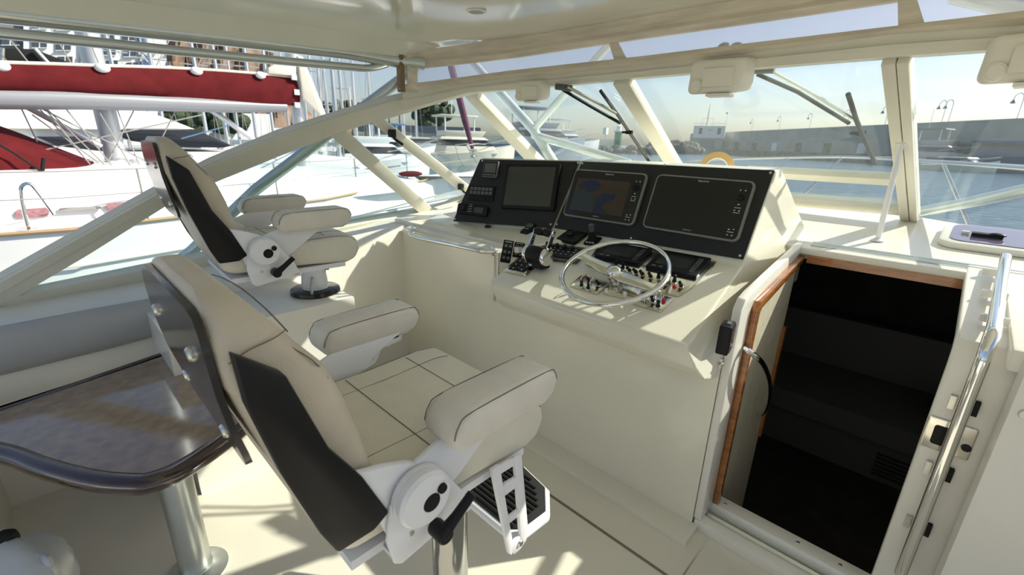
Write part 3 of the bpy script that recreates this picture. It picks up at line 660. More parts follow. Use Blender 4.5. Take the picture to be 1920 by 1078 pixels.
# throttle
tc = PP(1013, 515, *PD)
t = thing('engine_throttle', 'black drum engine throttle with two chrome levers and black grips', 'throttle', tc)
ax = V((1, -.03, 0)).normalized(); ac = PP(1020, 497, *PD)+V((0, -.055, .062))
tm = Matrix.Translation(ac) @ Matrix.Scale(.84, 4)
b = MB(tm); b.lathe([(.050, -.062), (.052, -.058), (.052, .058), (.050, .062)], 36, (0, 0, 0), (1, 0, 0)); b.box((0, .012, -.05), (.115, .075, .05), bev=.01); obj('drum', b, blackp, t)
for s_ in (-1, 1):
    b = MB(tm); b.lathe([(.030, .004), (.044, .004), (.050, .002), (.054, -.006), (.054, -.020), (.050, -.024)], 36, (s_*.082, 0, 0), (s_, 0, 0)); rg = obj('ring', b, chrome, t)
    b = MB(tm); b.lathe([(.0, .0), (.030, .002), (.034, .004), (.034, -.006)], 30, (s_*.082, 0, 0), (s_, 0, 0)); obj('ring_insert', b, plate if s_ > 0 else blackg, rg)
    b = MB(tm)
    x = s_*.070
    pts = [(x, .010, .040), (x, .022, .070), (x*.98, .036, .100), (x*.97, .048, .124)]
    b.loft([[(p[0]+dx, p[1]+dy, p[2]) for dx, dy in ((-.005, -w2), (.005, -w2), (.005, w2), (-.005, w2))] for p, w2 in zip(pts, (.022, .017, .016, .018))])
    b.lathe([(.0, .004), (.014, .004), (.019, .001), (.019, -.010)], 18, (x*1.02, .052, .130), (s_, 0, 0)); obj('lever', b, chrome, t)
    b = MB(tm); b.lathe([(.018, -.030), (.023, -.027), (.025, .0), (.023, .030), (.018, .033)], 20, (s_*.034, .052, .132), (s_, 0, 0)); obj('grip', b, blackp, t)
for i in range(3):
    b = MB(tm); b.box(((i-1)*.036, .003, .0515), (.028, .022, .003), rot=Matrix.Rotation(-.05, 3, 'X'), bev=.001); obj('display_key', b, darkgrey, t)
b = MB(tm); b.box((-.03, -.028, -.062), (.022, .002, .012)); obj('badge', b, labelm, t)

# ---- engine panel
def pd(x, y, o_=0): return PP(x, y, PD[0]+PD[1]*o_, PD[1])
TM = basis(V((0, 0, 0)), V((1, 0, 0)), PD[1].cross(V((1, 0, 0))), PD[1])
def toggle(parent, p, lean=0.25, h=.030, nm='toggle_switch'):
    M_ = Matrix.Translation(p) @ TM
    b = MB(M_); b.lathe([(.0085, 0), (.0085, .004), (.006, .006), (.006, .010), (.0, .011)], 12); obj('switch_collar', b, steel, parent)
    b = MB(M_); y_ = math.sin(lean)*h
    b.tube([(0, 0, .006), (0, y_*.3, h*.3+.004), (0, y_*.55, h*.55+.004), (0, y_, h+.004), (0, y_*1.1, h*1.1+.004)], [.0085, .0095, .0065, .0075, .004], 10); obj(nm, b, blackp, parent)
pc = pd(1225, 515)
t = thing('engine_switch_panel', 'polished metal engine panel with long row of black toggles behind the steering wheel', 'switch panel', pc)
out = [(1119, 467), (1165, 458), (1344, 492), (1337, 503), (1312, 528), (1290, 546), (1272, 557), (1224, 547), (1098, 497)]
q = [pd(*p) for p in out]; b = MB(); b.prism(q, [p+PD[1]*.008 for p in q], .003); obj('plate', b, plate, t)
Z5b = lambda x, y: (1100+x/7.983, 440+y/7.983)
for i, (x, y) in enumerate([(150, 470), (240, 480), (335, 492), (435, 508), (540, 528), (650, 552), (745, 578), (840, 606), (962, 645), (1075, 668), (1188, 745), (1310, 730), (1420, 785)]):
    toggle(t, pd(*Z5b(x, y), .008), (.5, .3, -.7, .4, .3, -.8, -.8, -.7, -.5, .2, -.6, .4, -.5)[i])
b = MB(Matrix.Translation(pd(*Z5b(1315, 790), .008)) @ TM); b.lathe([(.0, .012), (.005, .011), (.0085, .006), (.0085, 0)], 14); obj('red_button', b, redm, t)
for pts in (((330, 150), (990, 250), (770, 485), (130, 340)), ((1120, 268), (1862, 392), (1640, 680), (885, 510))):
    first = pts[0][0] == 330
    t, M_, w_, h = device('engine_display', 'flat black engine display, port one of the pair above the toggles' if first else 'flat black engine display, starboard one at the end of the toggles', 'display', [Z5b(*p) for p in pts], PD, 'engine displays on the dash', off=.008)
    b = MB(M_); b.rbox(w_, h, .018, .004, bev=.003); obj('case', b, blackp, t)
    b = MB(M_); b.rbox(w_*.66, h*.66, .0008, .002, z0=.0178, cx=-w_*.06, cy=h*.06); obj('screen', b, lcdblk, t)
    b = MB(M_); b.rbox(w_*.085, h*.70, .001, .002, z0=.0178, cx=w_*.36); ks = obj('key_strip', b, darkgrey, t)
    for i in range(5):
        b = MB(M_); b.rbox(w_*.055, h*.09, .0008, .002, z0=.0187, cx=w_*.36, cy=h*(.26-.13*i)); obj('key', b, lcd, ks)
    for i in range(2):
        b = MB(M_); b.rbox(w_*.09, h*.022, .0006, .0008, z0=.0179, cx=-w_*(.36-.14*i), cy=-h*.38); obj('legend', b, labelm, t)
# trim tab plates with guards
def trimplate(px4, label, tg, guards, red):
    t, M_, w_, h = device('trim_switch_plate', label, 'switch panel', px4, PD, 'guarded switch plates beside the wheel', off=0)
    b = MB(M_); b.rbox(w_, h, .009, .012, bev=.004); obj('plate', b, plate, t)
    for p, l in tg: toggle(t, pd(*p, .009), l, .028)
    for p in guards:
        c = pd(*p, .009); M2 = Matrix.Translation(c) @ TM
        b = MB(M2); b.tube([(0, -.022, 0), (0, -.021, .035), (0, -.012, .045), (0, .012, .045), (0, .021, .035), (0, .022, 0)], .0026, 8, sub=2); obj('switch_guard', b, chrome, t)
    M2 = Matrix.Translation(pd(*red, .009)) @ TM
    b = MB(M2); b.lathe([(.0, .015), (.005, .014), (.0085, .008), (.0085, 0)], 14); obj('red_button', b, redm, t)
z4 = lambda x, y: (920+x/7.983, 420+y/7.983)
trimplate([z4(1345, 770), z4(1785, 905), z4(1600, 1062), z4(1190, 945)], 'guarded trim switch plate on the port side of the wheel hub', [(z4(1360, 945), .3), (z4(1462, 985), .3), (z4(1490, 880), -.4), (z4(1620, 915), -.5)], [z4(1405, 900), z4(1540, 950)], z4(1362, 835))
trimplate([(1213, 548), (1266, 562), (1237, 586), (1180, 569)], 'guarded trim switch plate on the starboard side of the wheel by the dash edge', [(Z5b(845, 975), .3), (Z5b(995, 1005), -.3), (Z5b(1065, 1100), .3)], [Z5b(910, 1010), Z5b(1075, 1000)], Z5b(1158, 1000))
# ---- steering wheel
wc = V((-1.007, 1.719, 1.017)); wa = math.radians(23.5); wn = V((0, -math.sin(wa), math.cos(wa)))
WM = basis(wc, V((1, 0, 0)), wn.cross(V((1, 0, 0))), wn)
t = thing('steering_wheel', 'polished steel steering wheel with broad spokes and domed hub cap', 'steering wheel', wc-wn*.09)
R = .236
b = MB(WM); b.tube([(R*math.cos(2*PI*k/72), R*math.sin(2*PI*k/72), 0) for k in range(72)], .0125, 14, closed=True); rim = obj('rim', b, chrome, t)
for a in (165, -12):
    b = MB(WM); M2 = Matrix.Rotation(math.radians(a), 4, 'Z'); b.m = WM @ M2
    b.prism([(-.02, -.034, -.016), (.06, -.036, -.016), (.15, -.026, -.012), (.205, -.024, -.006), (R, -.040, -.003), (R, .040, -.003), (.205, .024, -.006), (.15, .026, -.012), (.06, .036, -.016), (-.02, .034, -.016)],
            [(-.02, -.030, -.006), (.06, -.032, -.006), (.15, -.022, -.003), (.205, -.020, .002), (R, -.036, .004), (R, .036, .004), (.205, .020, .002), (.15, .022, -.003), (.06, .032, -.006), (-.02, .030, -.006)], .002)
    obj('spoke', b, plate, t)
b = MB(WM); b.lathe([(.0, .018), (.016, .017), (.028, .012), (.034, .004), (.036, -.004), (.036, -.02), (.03, -.03)], 32); obj('hub_cap', b, chrome, t)
b = MB(WM); b.lathe([(.030, -.02), (.034, -.03), (.030, -.042), (.017, -.046), (.017, -.085), (.024, -.09), (.024, -.115)], 24); obj('column', b, chrome, t)
cp = [(1147, 526), (1160, 529), (1206, 541), (1190, 565), (1130, 552)]
q = [pd(*p) for p in cp]; b = MB(); b.prism(q, [p+PD[1]*.007 for p in q], .003); obj('column_plate', b, plate, t)
for p in ((1138, 549), (1172, 553)):
    b = MB(Matrix.Translation(pd(*p, .007)) @ TM); b.lathe([(.0, .02), (.007, .019), (.009, .014), (.009, 0)], 12); obj('bolt', b, chrome, t)
# ---- bulkhead grab rail
p0, p1 = PY(767, 436, 1.60), PY(914, 470, 1.60)
t = thing('grab_rail', 'polished steel grab rail on the bulkhead below the port dash shelf', 'grab rail', PY(850, 455, 1.655))
b = MB(); b.tube([PY(772, 432, 1.652), PY(769, 434, 1.62), PY(772, 441, 1.595), PY(790, 447, 1.592), PY(850, 459, 1.592), PY(885, 466.5, 1.592), PY(905, 471, 1.60), PY(920, 472, 1.63), PY(928, 472, 1.652)], .0135, 14, sub=4); obj('bar', b, chrome, t)
for p in (PY(774, 432, 1.655), PY(926, 471, 1.655)):
    b = MB(); b.lathe([(.026, 0), (.026, .004), (.016, .010), (.0, .011)], 18, p, (0, -1, 0)); obj('flange', b, chrome, t)
# ---- switch plates on the bulkhead
for px4, lab in ((((942, 448), (960.5, 451.5), (959, 494), (940, 491.5)), 'tall black breaker plate on the bulkhead, nearer the grab rail'), (((963.5, 452), (982.5, 456), (981, 484), (962, 482)), 'tall black breaker plate on the bulkhead, nearer the dash')):
    pl_ = (V((-1.69, 1.655, 0)), V((.205, -.16, 0)).normalized())
    t, M_, w_, h = device('breaker_plate', lab, 'switch panel', px4, pl_, 'breaker plates beside the dash', off=.0)
    b = MB(M_); b.rbox(w_, h, .006, .004, bev=.002); obj('plate', b, blackp, t)
    for r_ in range(3):
        for i in range(2):
            b = MB(M_); b.rbox(w_*.28, h*.13, .006, .002, z0=.006, cx=(i-.5)*w_*.42, cy=h*(.26-.26*r_)); k = obj('switch', b, darkgrey, t)
            b = MB(M_); b.rbox(w_*.1, h*.02, .0006, .001, z0=.012, cx=(i-.5)*w_*.42, cy=h*(.26-.26*r_)); obj('legend', b, labelm, k)
    b = MB(M_); b.rbox(w_*.7, h*.03, .0006, .001, z0=.006, cy=h*.43); obj('legend', b, labelm, t)
b = MB(); b.lathe([(.0, .004), (.006, .003), (.007, 0)], 12, PY(833, 435, 1.655), (0, -1, 0)); obj('screw_cap', b, steel, wall_f)
# ---- black handset on the console flank, hook, screw
bxp = (V((-.486, 1.55, .9)), V((.93, -.30, .2)).normalized())
t, M_, w_, h = device('gps_handset', 'black box handset holder mounted on the starboard flank of the console', 'handset', ((1322, 608), (1350, 600), (1347, 645), (1320, 657)), bxp, off=0)
M_ = basis(V((-.470, 1.555, .925)), V((-.16, .985, 0)).normalized(), V((0, 0, 1)), V((.985, .16, 0)).normalized())
b = MB(M_); b.rbox(.080, .105, .040, .006, bev=.005); obj('case', b, blackp, t)
b = MB(M_); b.rbox(.066, .088, .004, .004, z0=.039); obj('cover', b, blackg, t)
b = MB(M_); b.box((.0, .054, .024), (.03, .006, .014), bev=.002); obj('clip', b, darkgrey, t)
t = thing('hatch_hook', 'little steel hook on the bulkhead under the black handset', 'hook', PY(1350, 680, 1.655))
p = PY(1350, 680, 1.652); b = MB(); b.box(p, (.018, .008, .035), bev=.003); obj('base', b, steel, t)
b = MB(); b.tube([p+V((0, -.004, .0)), p+V((.01, -.022, -.002)), p+V((.016, -.022, .012))], .004, 8); obj('hook', b, steel, t)
b = MB(); b.lathe([(.0, .005), (.008, .004), (.010, 0)], 14, PY(1335, 700, 1.655), (0, -1, 0)); obj('screw_cap', b, steel, wall_f)
# ---- roll of tape on the console top
tp = V((-1.06, 2.50, 1.452)); 
tp = PY(1343, 317, 2.40)
t = thing('tape_roll', 'roll of masking tape standing on edge behind the instrument panel', 'tape', tp-V((0, 0, .083)))
ax = V((.35, -.9, .1)).normalized()
b = MB(); b.lathe([(.083, -.017), (.083, .017), (.055, .0171), (.0545, -.0171), (.083, -.017)], 40, tp, ax, cap=False); obj('tape', b, tapem, t)
b = MB(); b.lathe([(.0545, -.0175), (.0545, .0175), (.051, .0175), (.051, -.0175), (.0545, -.0175)], 40, tp, ax, cap=False); obj('core', b, tapew, t)

# ---- sliding companionway door with long grab rail
t = thing('sliding_door', 'white curved sliding companionway door edge, mostly slid away behind the right bulkhead', 'door', (.30, 1.76, .07))
dp = [(1.745, .07), (1.745, .96), (1.755, 1.005), (1.785, 1.04), (1.84, 1.055), (2.50, 1.142), (2.50, 1.118), (1.85, 1.02), (1.80, 1.0), (1.785, .96), (1.785, .07)]
b = MB(); b.prism([(.105, y, z) for y, z in dp], [(.62, y, z) for y, z in dp], .010, 3, 40); obj('panel', b, gelw, t)
rx = .165
b = MB(); b.tube([(rx, 1.705, .27), (rx, 1.70, .30), (rx, 1.70, .95), (rx, 1.702, 1.02), (rx+.002, 1.73, 1.075), (rx+.006, 1.80, 1.098), (rx+.02, 2.15, 1.143), (rx+.035, 2.46, 1.183), (rx+.036, 2.49, 1.183)], .0165, 16, sub=3); obj('grab_rail', b, chrome, t)
for y, z in ((1.90, 1.09), (2.12, 1.118), (2.36, 1.148)):
    b = MB(); b.box((rx+.012, y, z-.004), (.062, .018, .022), bev=.004); obj('bracket', b, steel, t)
for z in (.86, .63, .42):
    b = MB(); b.box((rx-.024, 1.738, z), (.014, .016, .042), bev=.004); obj('bracket', b, steel, t)
    b = MB(); b.box((rx+.026, 1.738, z), (.012, .016, .045), bev=.004); obj('bumper', b, blackr, t)
lm = basis(V((.160, 1.744, .745)), V((1, 0, 0)), V((0, 0, 1)), V((0, -1, 0)))
b = MB(lm); b.rbox(.108, .105, .007, .006, bev=.003); lt = obj('latch_plate', b, plate, t)
b = MB(lm); b.rbox(.035, .062, .006, .008, z0=.006, cx=-.018); obj('latch_pull', b, blackp, lt)
b = MB(lm); b.lathe([(.0, .006), (.011, .005), (.012, 0)], 18, (.042, -.012, .006)); obj('keyhole', b, blackp, lt)
# ---- grab bar inside, sofa and dark bag below
t = thing('cabin_grab_bar', 'curved steel grab bar on the fabric panel just inside the companionway', 'grab rail', (-.43, 2.1, .72))
b = MB(); b.tube([PX(1396, 652, -.443), PX(1403, 657, -.415), PX(1428, 680, -.375), PX(1441, 712, -.365), PX(1441, 745, -.37), PX(1433, 770, -.40), PX(1420, 778, -.443)], .011, 12, sub=4); obj('bar', b, chrome, t)
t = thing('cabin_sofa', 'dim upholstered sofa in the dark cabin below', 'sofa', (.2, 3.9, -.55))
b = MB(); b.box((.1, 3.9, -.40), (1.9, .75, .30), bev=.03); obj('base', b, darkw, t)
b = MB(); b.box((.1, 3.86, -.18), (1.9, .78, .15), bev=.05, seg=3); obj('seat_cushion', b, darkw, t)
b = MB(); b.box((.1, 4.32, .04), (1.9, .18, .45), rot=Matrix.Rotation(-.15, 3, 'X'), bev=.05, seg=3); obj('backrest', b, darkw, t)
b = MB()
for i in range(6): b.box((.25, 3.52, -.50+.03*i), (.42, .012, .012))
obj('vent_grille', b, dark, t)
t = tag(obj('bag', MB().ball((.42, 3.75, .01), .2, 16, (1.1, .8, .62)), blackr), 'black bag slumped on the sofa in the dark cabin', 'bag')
# ================================================================== CHAIRS
def make_chair(label, short):
    root = thing('helm_chair', label, 'chair', (0, 0, 0), 'helm chairs')
    # back cushion
    lv = [(.80, -.43, -.35, .17), (.84, -.45, -.335, .205), (.90, -.468, -.34, .225), (.976, -.492, -.362, .235), (1.09, -.528, -.39, .24), (1.19, -.556, -.425, .238), (1.265, -.566, -.470, .23), (1.305, -.566, -.500, .215), (1.328, -.562, -.522, .185), (1.336, -.556, -.536, .13)]
    b = MB(); b.loft([[(x, y, z + (.0 if z < 1.2 else -.02*(abs(x)/.24)**2)) for x, y, _ in rrect(2*hw, yf-yb+.010, .027, 5, 0, (yf+yb-.010)/2)] for z, yb, yf, hw in smooth_rows(lv)])
    bc = obj('back_cushion', b, leatherb, root, 40)
    for s_ in (-1, 1):
        b = MB(); b.tube([(s_*(hw-.008), yf-.0105, z-(.0 if z < 1.2 else .02)) for z, yb, yf, hw in lv[2:8]], .0011, 6, sub=4); obj('seam', b, stitch, bc)
        b = MB(); b.tube([(s_*.2345, -.562, 1.243), (s_*.2335, -.535, 1.255), (s_*.232, -.50, 1.262), (s_*.226, -.480, 1.268)], .0011, 6, sub=3); obj('seam', b, stitch, bc)
    b = MB(); b.tube([(x, -.470-.001*(abs(x)/.2)**2, 1.276-.016*(abs(x)/.2)**2) for x in (-.21, -.12, 0, .12, .21)], .0012, 6, sub=4); obj('seam', b, stitch, bc)
    # glossy shell
    sh_ = [(1.018, -.543, .11), (1.026, -.545, .165), (1.048, -.550, .198), (1.08, -.557, .215), (1.12, -.566, .222), (1.19, -.576, .222), (1.25, -.580, .220), (1.285, -.581, .212), (1.305, -.581, .195), (1.312, -.581, .16)]
    b = MB(); b.loft([[(-hw, y+.004, z), (-hw, y-.006, z), (hw, y-.006, z), (hw, y+.004, z)] for z, y, hw in sh_]); sl = obj('back_shell', b, shellm, root, 50)
    for x, z in ((-.14, 1.225), (.12, 1.225), (-.14, 1.075), (.12, 1.075)):
        y = -.588 if z > 1.1 else -.564
        b = MB(); b.lathe([(.0, .010), (.010, .009), (.013, .005), (.013, -.002)], 18, (x, y+.006, z), (0, -1, -.12)); obj('button_cap', b, steel, sl)
    # side plates
    for s_ in (-1, 1):
        b = MB(); b.ext([(-.562, 1.268), (-.556, 1.186), (-.525, 1.049), (-.480, .90), (-.456, .842), (-.385, .842), (-.352, .862), (-.398, .972), (-.450, 1.06), (-.500, 1.215)], 'x', s_*.240, s_*.270, .005); obj('side_plate', b, blackp, root)
        b = MB(); b.ext([(-.42, .985), (-.35, .965), (-.30, .945), (-.235, .90), (-.235, .83), (-.30, .80), (-.355, .80), (-.37, .845)], 'x', s_*.246, s_*.264, .006); obj('hinge_plate', b, wpaint, root)
        b = MB()
        b.ext([(-.352, .88), (-.365, .80), (-.352, .735), (-.335, .722), (-.255, .735), (-.15, .752), (-.17, .80), (-.22, .88)], 'x', s_*.266, s_*.276, .004)
        b.box((s_*.215, -.25, .742), (.12, .2, .01), bev=.003); br = obj('base_bracket', b, wpaint, root)
        b = MB(); b.lathe([(.0, .003), (.006, .002), (.007, 0)], 10, (s_*.276, -.31, .785), (s_, 0, 0)); obj('screw', b, steel, br)
        # recline hub
        hc_ = (s_*.272, -.29, .875)
        b = MB(); b.lathe([(.060, 0), (.060, .010), (.057, .011), (.057, .015), (.060, .017), (.060, .030), (.054, .038), (.0, .040)], 40, hc_, (s_, 0, 0)); hb = obj('recline_hub', b, wpaint, root)
        b = MB(); b.lathe([(.0, .0015), (.019, .0015), (.020, 0)], 24, (s_*.3115, -.282, .868), (s_, 0, 0)); obj('hub_cap', b, blackp, hb)
        b = MB(); b.lathe([(.0, .006), (.010, .006), (.011, 0)], 16, (s_*.3105, -.257, .888), (s_, 0, 0)); obj('lock_button', b, blackp, hb)
        # arm
        b = MB(); b.ext([(-.335, .915), (-.285, .935), (-.205, .965), (.02, .965), (-.06, .925), (-.165, .85), (-.225, .815), (-.30, .82)], 'x', s_*.252, s_*.266, .004); ar = obj('arm_support', b, wpaint, root)
        ofs = 0 if s_ > 0 else .045
        b = MB(); b.ext([(-.232, .985), (-.226, .957), (-.205, .947), (.05, .947), (.085, .965), (.098, 1.0), (.088, 1.03), (.055, 1.040), (-.175, 1.037), (-.215, 1.025)], 'x', s_*.208-ofs, s_*.325-ofs, .022, 4, 40); pd_ = obj('armrest_pad', b, leatherw, root, 45)
        for xx in (.2165, .3165):
            b = MB(); b.tube([(s_*xx-ofs, -.227, .985), (s_*xx-ofs, -.216, 1.014), (s_*xx-ofs, -.175, 1.0315), (s_*xx-ofs, .05, 1.0345), (s_*xx-ofs, .084, 1.023), (s_*xx-ofs, .0935, 1.0)], .0012, 6, sub=4); obj('seam', b, stitch, pd_)
    # recline lever on the starboard side
    b = MB(); b.lathe([(.012, 0), (.012, .014)], 14, (.276, -.262, .780), (1, 0, 0)); b.m = Matrix(); lv_ = obj('lever_stud', b, steel, root)
    b = MB(); b.lathe([(.017, .012), (.019, .016), (.019, .052), (.016, .056)], 18, (.276, -.262, .780), (1, 0, 0)); b.tube([(.318, -.262, .780), (.321, -.23, .804), (.324, -.188, .838)], [.015, .0115, .0105], 12); obj('recline_lever', b, blackp, root)
    # seat
    b = MB(); b.ext([(-.44, .80), (-.455, .85), (-.42, .885), (-.36, .897), (-.12, .893), (.05, .900), (.118, .890), (.158, .862), (.163, .815), (.140, .766), (.09, .752), (-.10, .768), (-.36, .775), (-.42, .778)], 'x', -.238, .238, .030, 4, 40)
    sc = obj('seat_cushion', b, leather, root, 50)
    for x in (-.135, .135):
        b = MB(); b.tube([(x, -.36, .897), (x, -.12, .8935), (x, .05, .9005), (x, .11, .892)], .001, 6, sub=4); obj('seam', b, stitch, sc)
    for y, z in ((-.20, .8955), (.0, .8985)):
        b = MB(); b.tube([(-.205, y, z), (.205, y, z)], .001, 6); obj('seam', b, stitch, sc)
    for s_ in (-1, 1):
        b = MB(); b.tube([(s_*.230, -.20, .883), (s_*.230, .03, .8915), (s_*.230, .105, .882), (s_*.229, .145, .858)], .0011, 6, sub=4); obj('seam', b, stitch, sc)
    b = MB(); b.box((0, -.17, .748), (.46, .50, .022), bev=.006); b.box((0, .04, .744), (.40, .10, .012), bev=.004); obj('seat_pan', b, wpaint, root)
    # foot rest
    for s_ in (-1, 1):
        def q(pts, t0=.250, t1=.262): return [(y+.03, z) for y, z in pts], 'x', s_*t0, s_*t1, .003
        b = MB()
        b.ext(*q([(-.100, .79), (-.072, .79), (-.018, .52), (-.015, .455), (-.03, .47)]))
        b.ext(*q([(-.02, .785), (.008, .778), (.046, .52), (.044, .465), (.02, .455), (.014, .52)]))
        b.ext(*q([(-.075, .705), (-.05, .72), (.0, .715), (.02, .70), (.022, .68), (-.07, .68)], .2515, .2605))
        b.ext(*q([(-.052, .60), (.03, .60), (.034, .575), (-.046, .575)], .2515, .2605))
        b.ext(*q([(-.03, .50), (.045, .50), (.044, .462), (.02, .448), (-.005, .448), (-.022, .47)], .2515, .2605))
        b.ext(*q([(-.10, .79), (.006, .778), (.0, .755), (-.092, .76)], .2515, .2605))
        ft = obj('footrest_bracket', b, wpaint, root)
        b = MB(); b.lathe([(.0, .005), (.008, .004), (.010, 0)], 14, (s_*.262, .046, .475), (s_, 0, 0)); obj('bolt', b, steel, ft)
    tr = [(-.20, .03), (.235, .03), (.262, .06), (.268, .17), (.20, .25), (.07, .275), (-.10, .255), (-.20, .18)]
    b = MB(); b.ext(tr, 'z', .465, .492, .010, 3, 40); b.tube([(-.25, .046, .475), (.25, .046, .475)], .014, 12); tray = obj('footrest_tray', b, wpaint, root)
    b = MB(); b.ext([(x*.93, .018+y*.90) for x, y in tr], 'z', .491, .498, .003)
    for k in range(11):
        y = .058+k*.0175; xr = lerp([(.0, .225), (.165, .225), (.225, .16), (.26, .05)], y); xl = lerp([(.0, -.175), (.16, -.175), (.23, -.10), (.26, -.02)], y)
        b.tube([(xl, y, .499), (xr, y, .499)], .0055, 6)
    obj('footrest_tread', b, blackr, tray)
    b = MB(); b.lathe([(.012, 0), (.012, .03), (.018, .032), (.018, .048), (.0, .05)], 14, (.03, .02, .70), (.6, .8, 0)); obj('adjuster_knob', b, blackp, root)
    return root
def smooth_rows(lv):
    q = smooth([V((r[0], r[1], r[2])) for r in lv], 3); w2 = smooth([V((r[0], r[3], 0)) for r in lv], 3)
    return [(p.x, p.y, p.z, a.y) for p, a in zip(q, w2)]
chair = make_chair('ivory leather helm chair in front, back turned to the viewer, on a tall round pedestal', 'near')
chair2 = dup(chair)
for ch in list(chair2.children):
    if ch.name.startswith('footrest'):
        for g in list(ch.children): bpy.data.objects.remove(g)
        bpy.data.objects.remove(ch)
chair2['label'] = 'ivory leather helm chair farther to port on the raised plinth by the side window'
pedm = mat('dark_polished_steel', (.36, .37, .37), .12, metal=1)
b = MB(); b.lathe([(.14, 0), (.14, .006), (.07, .012), (.058, .03), (.057, .735), (.09, .737), (.09, .742)], 36); obj('pedestal', b, pedm, chair)
Z0 = .556
b = MB(); b.lathe([(.062, Z0+.012), (.066, Z0+.05), (.060, Z0+.11), (.075, Z0+.15), (.075, Z0+.183)], 30); pdo = obj('pedestal', b, wpaint, chair2)
b = MB(); b.tube([(.06, -.03, Z0+.10), (.085, -.05, Z0+.05), (.12, -.06, Z0+.035)], .007, 8); obj('lock_lever', b, steel, pdo)
b = MB(); b.lathe([(.122, Z0), (.125, Z0+.006), (.122, Z0+.022), (.115, Z0+.026), (.0, Z0+.026)], 40); obj('pedestal_base', b, blackg, chair2)
chair.location = (-.91, .70, 0)
chair2.location = (-2.33, .93, .204); chair2.rotation_euler = (0, 0, math.radians(-3))

# ================================================================== TABLE, BAG, BOLSTER
TZ = .60
tab = thing('dinette_table', 'dark wood cockpit table with burl veneer top and thick rounded edge on one post', 'table', (-1.70, .13, 0))
outl = [V((x, y, 0)) for x, y in ((-2.27, -.42), (-2.275, -.247), (-2.36, .03), (-2.44, .306), (-2.45, .40), (-2.38, .44), (-1.80, .44), (-1.64, .40), (-1.55, .30), (-1.495, .20), (-1.465, .115), (-1.472, .045), (-1.507, .002), (-1.575, -.055), (-1.662, -.111), (-1.79, -.18), (-1.919, -.241), (-2.12, -.36))]
ol = smooth(outl, 4, True)
def inset(pts, d):
    o = []
    for i, p in enumerate(pts):
        t = (pts[(i+1) % len(pts)]-pts[i-1]).normalized(); o.append(p + V((-t.y, t.x, 0))*d*(-1))
    return o
ar = sum(a.x*c.y-c.x*a.y for a, c in zip(ol, ol[1:]+ol[:1]))
sg = 1 if ar < 0 else -1
lev = [(-.046, .012), (-.048, .003), (-.040, -.004), (-.024, -.009), (-.008, -.006), (.0, .004), (.003, .016), (.002, .038), (-.003, .043)]
b = MB(); b.loft([[V((p.x, p.y, TZ+z)) for p in inset(ol, d*sg)] for z, d in lev]); obj('table_edge', b, mahog, tab, 60)
b = MB(); b.prism([V((p.x, p.y, TZ-.006)) for p in inset(ol, .036*sg)], [V((p.x, p.y, TZ+.0012)) for p in inset(ol, .036*sg)]); obj('tabletop', b, burl, tab)
b = MB(); ring = []
def flute(z): return [(-1.70+.05*(1-.02*(k % 2))*math.cos(2*PI*k/64), .13+.05*(1-.02*(k % 2))*math.sin(2*PI*k/64), z) for k in range(64)]
b.loft([flute(.01), flute(TZ-.045)]); obj('post', b, alu, tab, 60)
b = MB(); b.lathe([(.10, 0), (.10, .006), (.07, .012), (.052, .02), (.052, .03)], 32, (-1.70, .13, 0)); obj('floor_flange', b, alu, tab)
b = MB(); rr = []
for y, zc, hz in ((-1.0, .70, .10), (-.25, .705, .10), (.1, .712, .098), (.35, .72, .09), (.52, .735, .08), (.58, .745, .05)):
    rr.append([(-2.585+.055*math.cos(a)*(hz/.1), y, zc+hz*math.sin(a)) for a in [2*PI*k/18 for k in range(18)]])
b.loft(rr); tag(obj('coaming_bolster', b, vinylpad), 'long grey padded vinyl bolster along the port coaming behind the table', 'bolster')
random.seed(5); BC = PZ(22, 1112, .27)
b = MB(); b.ball(BC, .150, 28, (1.1, .9, 1.0))
for v_ in b.b.verts:
    d = v_.co-BC; f = 1+.09*math.sin(5*d.x/.165+3*d.z/.165)*math.cos(4*d.y/.165)+.045*math.sin(9*d.z/.165+6*d.x/.165)+random.uniform(-.006, .006)
    v_.co = BC+d*f; v_.co.z = max(v_.co.z, BC.z-.12)
bg_ = tag(obj('plastic_bag', b, bagm, sharp=25), 'crumpled white plastic bag on the sole at the lower left corner', 'bag')
b = MB(); b.tube([PZ(70, 1042, .36), PZ(84, 1046, .38), PZ(92, 1058, .365), PZ(86, 1066, .345)], .012, 8, sub=3); obj('handle', b, bagm, bg_)
c0, c1 = PZ(-60, 1018, .42), PZ(28, 1012, .42)
t = thing('drink_flask', 'black flask with a white band lying beside the plastic bag', 'flask', (c0+c1)/2-V((0, 0, .03)))
ax_ = (c1-c0).normalized(); ln = (c1-c0).length
b = MB(); b.lathe([(.0, ln), (.02, ln-.003), (.030, ln-.016), (.030, ln*.55), (.030, 0)], 22, c0, ax_); obj('body', b, blackr, t)
b = MB(); b.lathe([(.0305, ln*.40), (.0308, ln*.42), (.0308, ln*.70), (.0305, ln*.72)], 22, c0, ax_); obj('band', b, bagm, t)

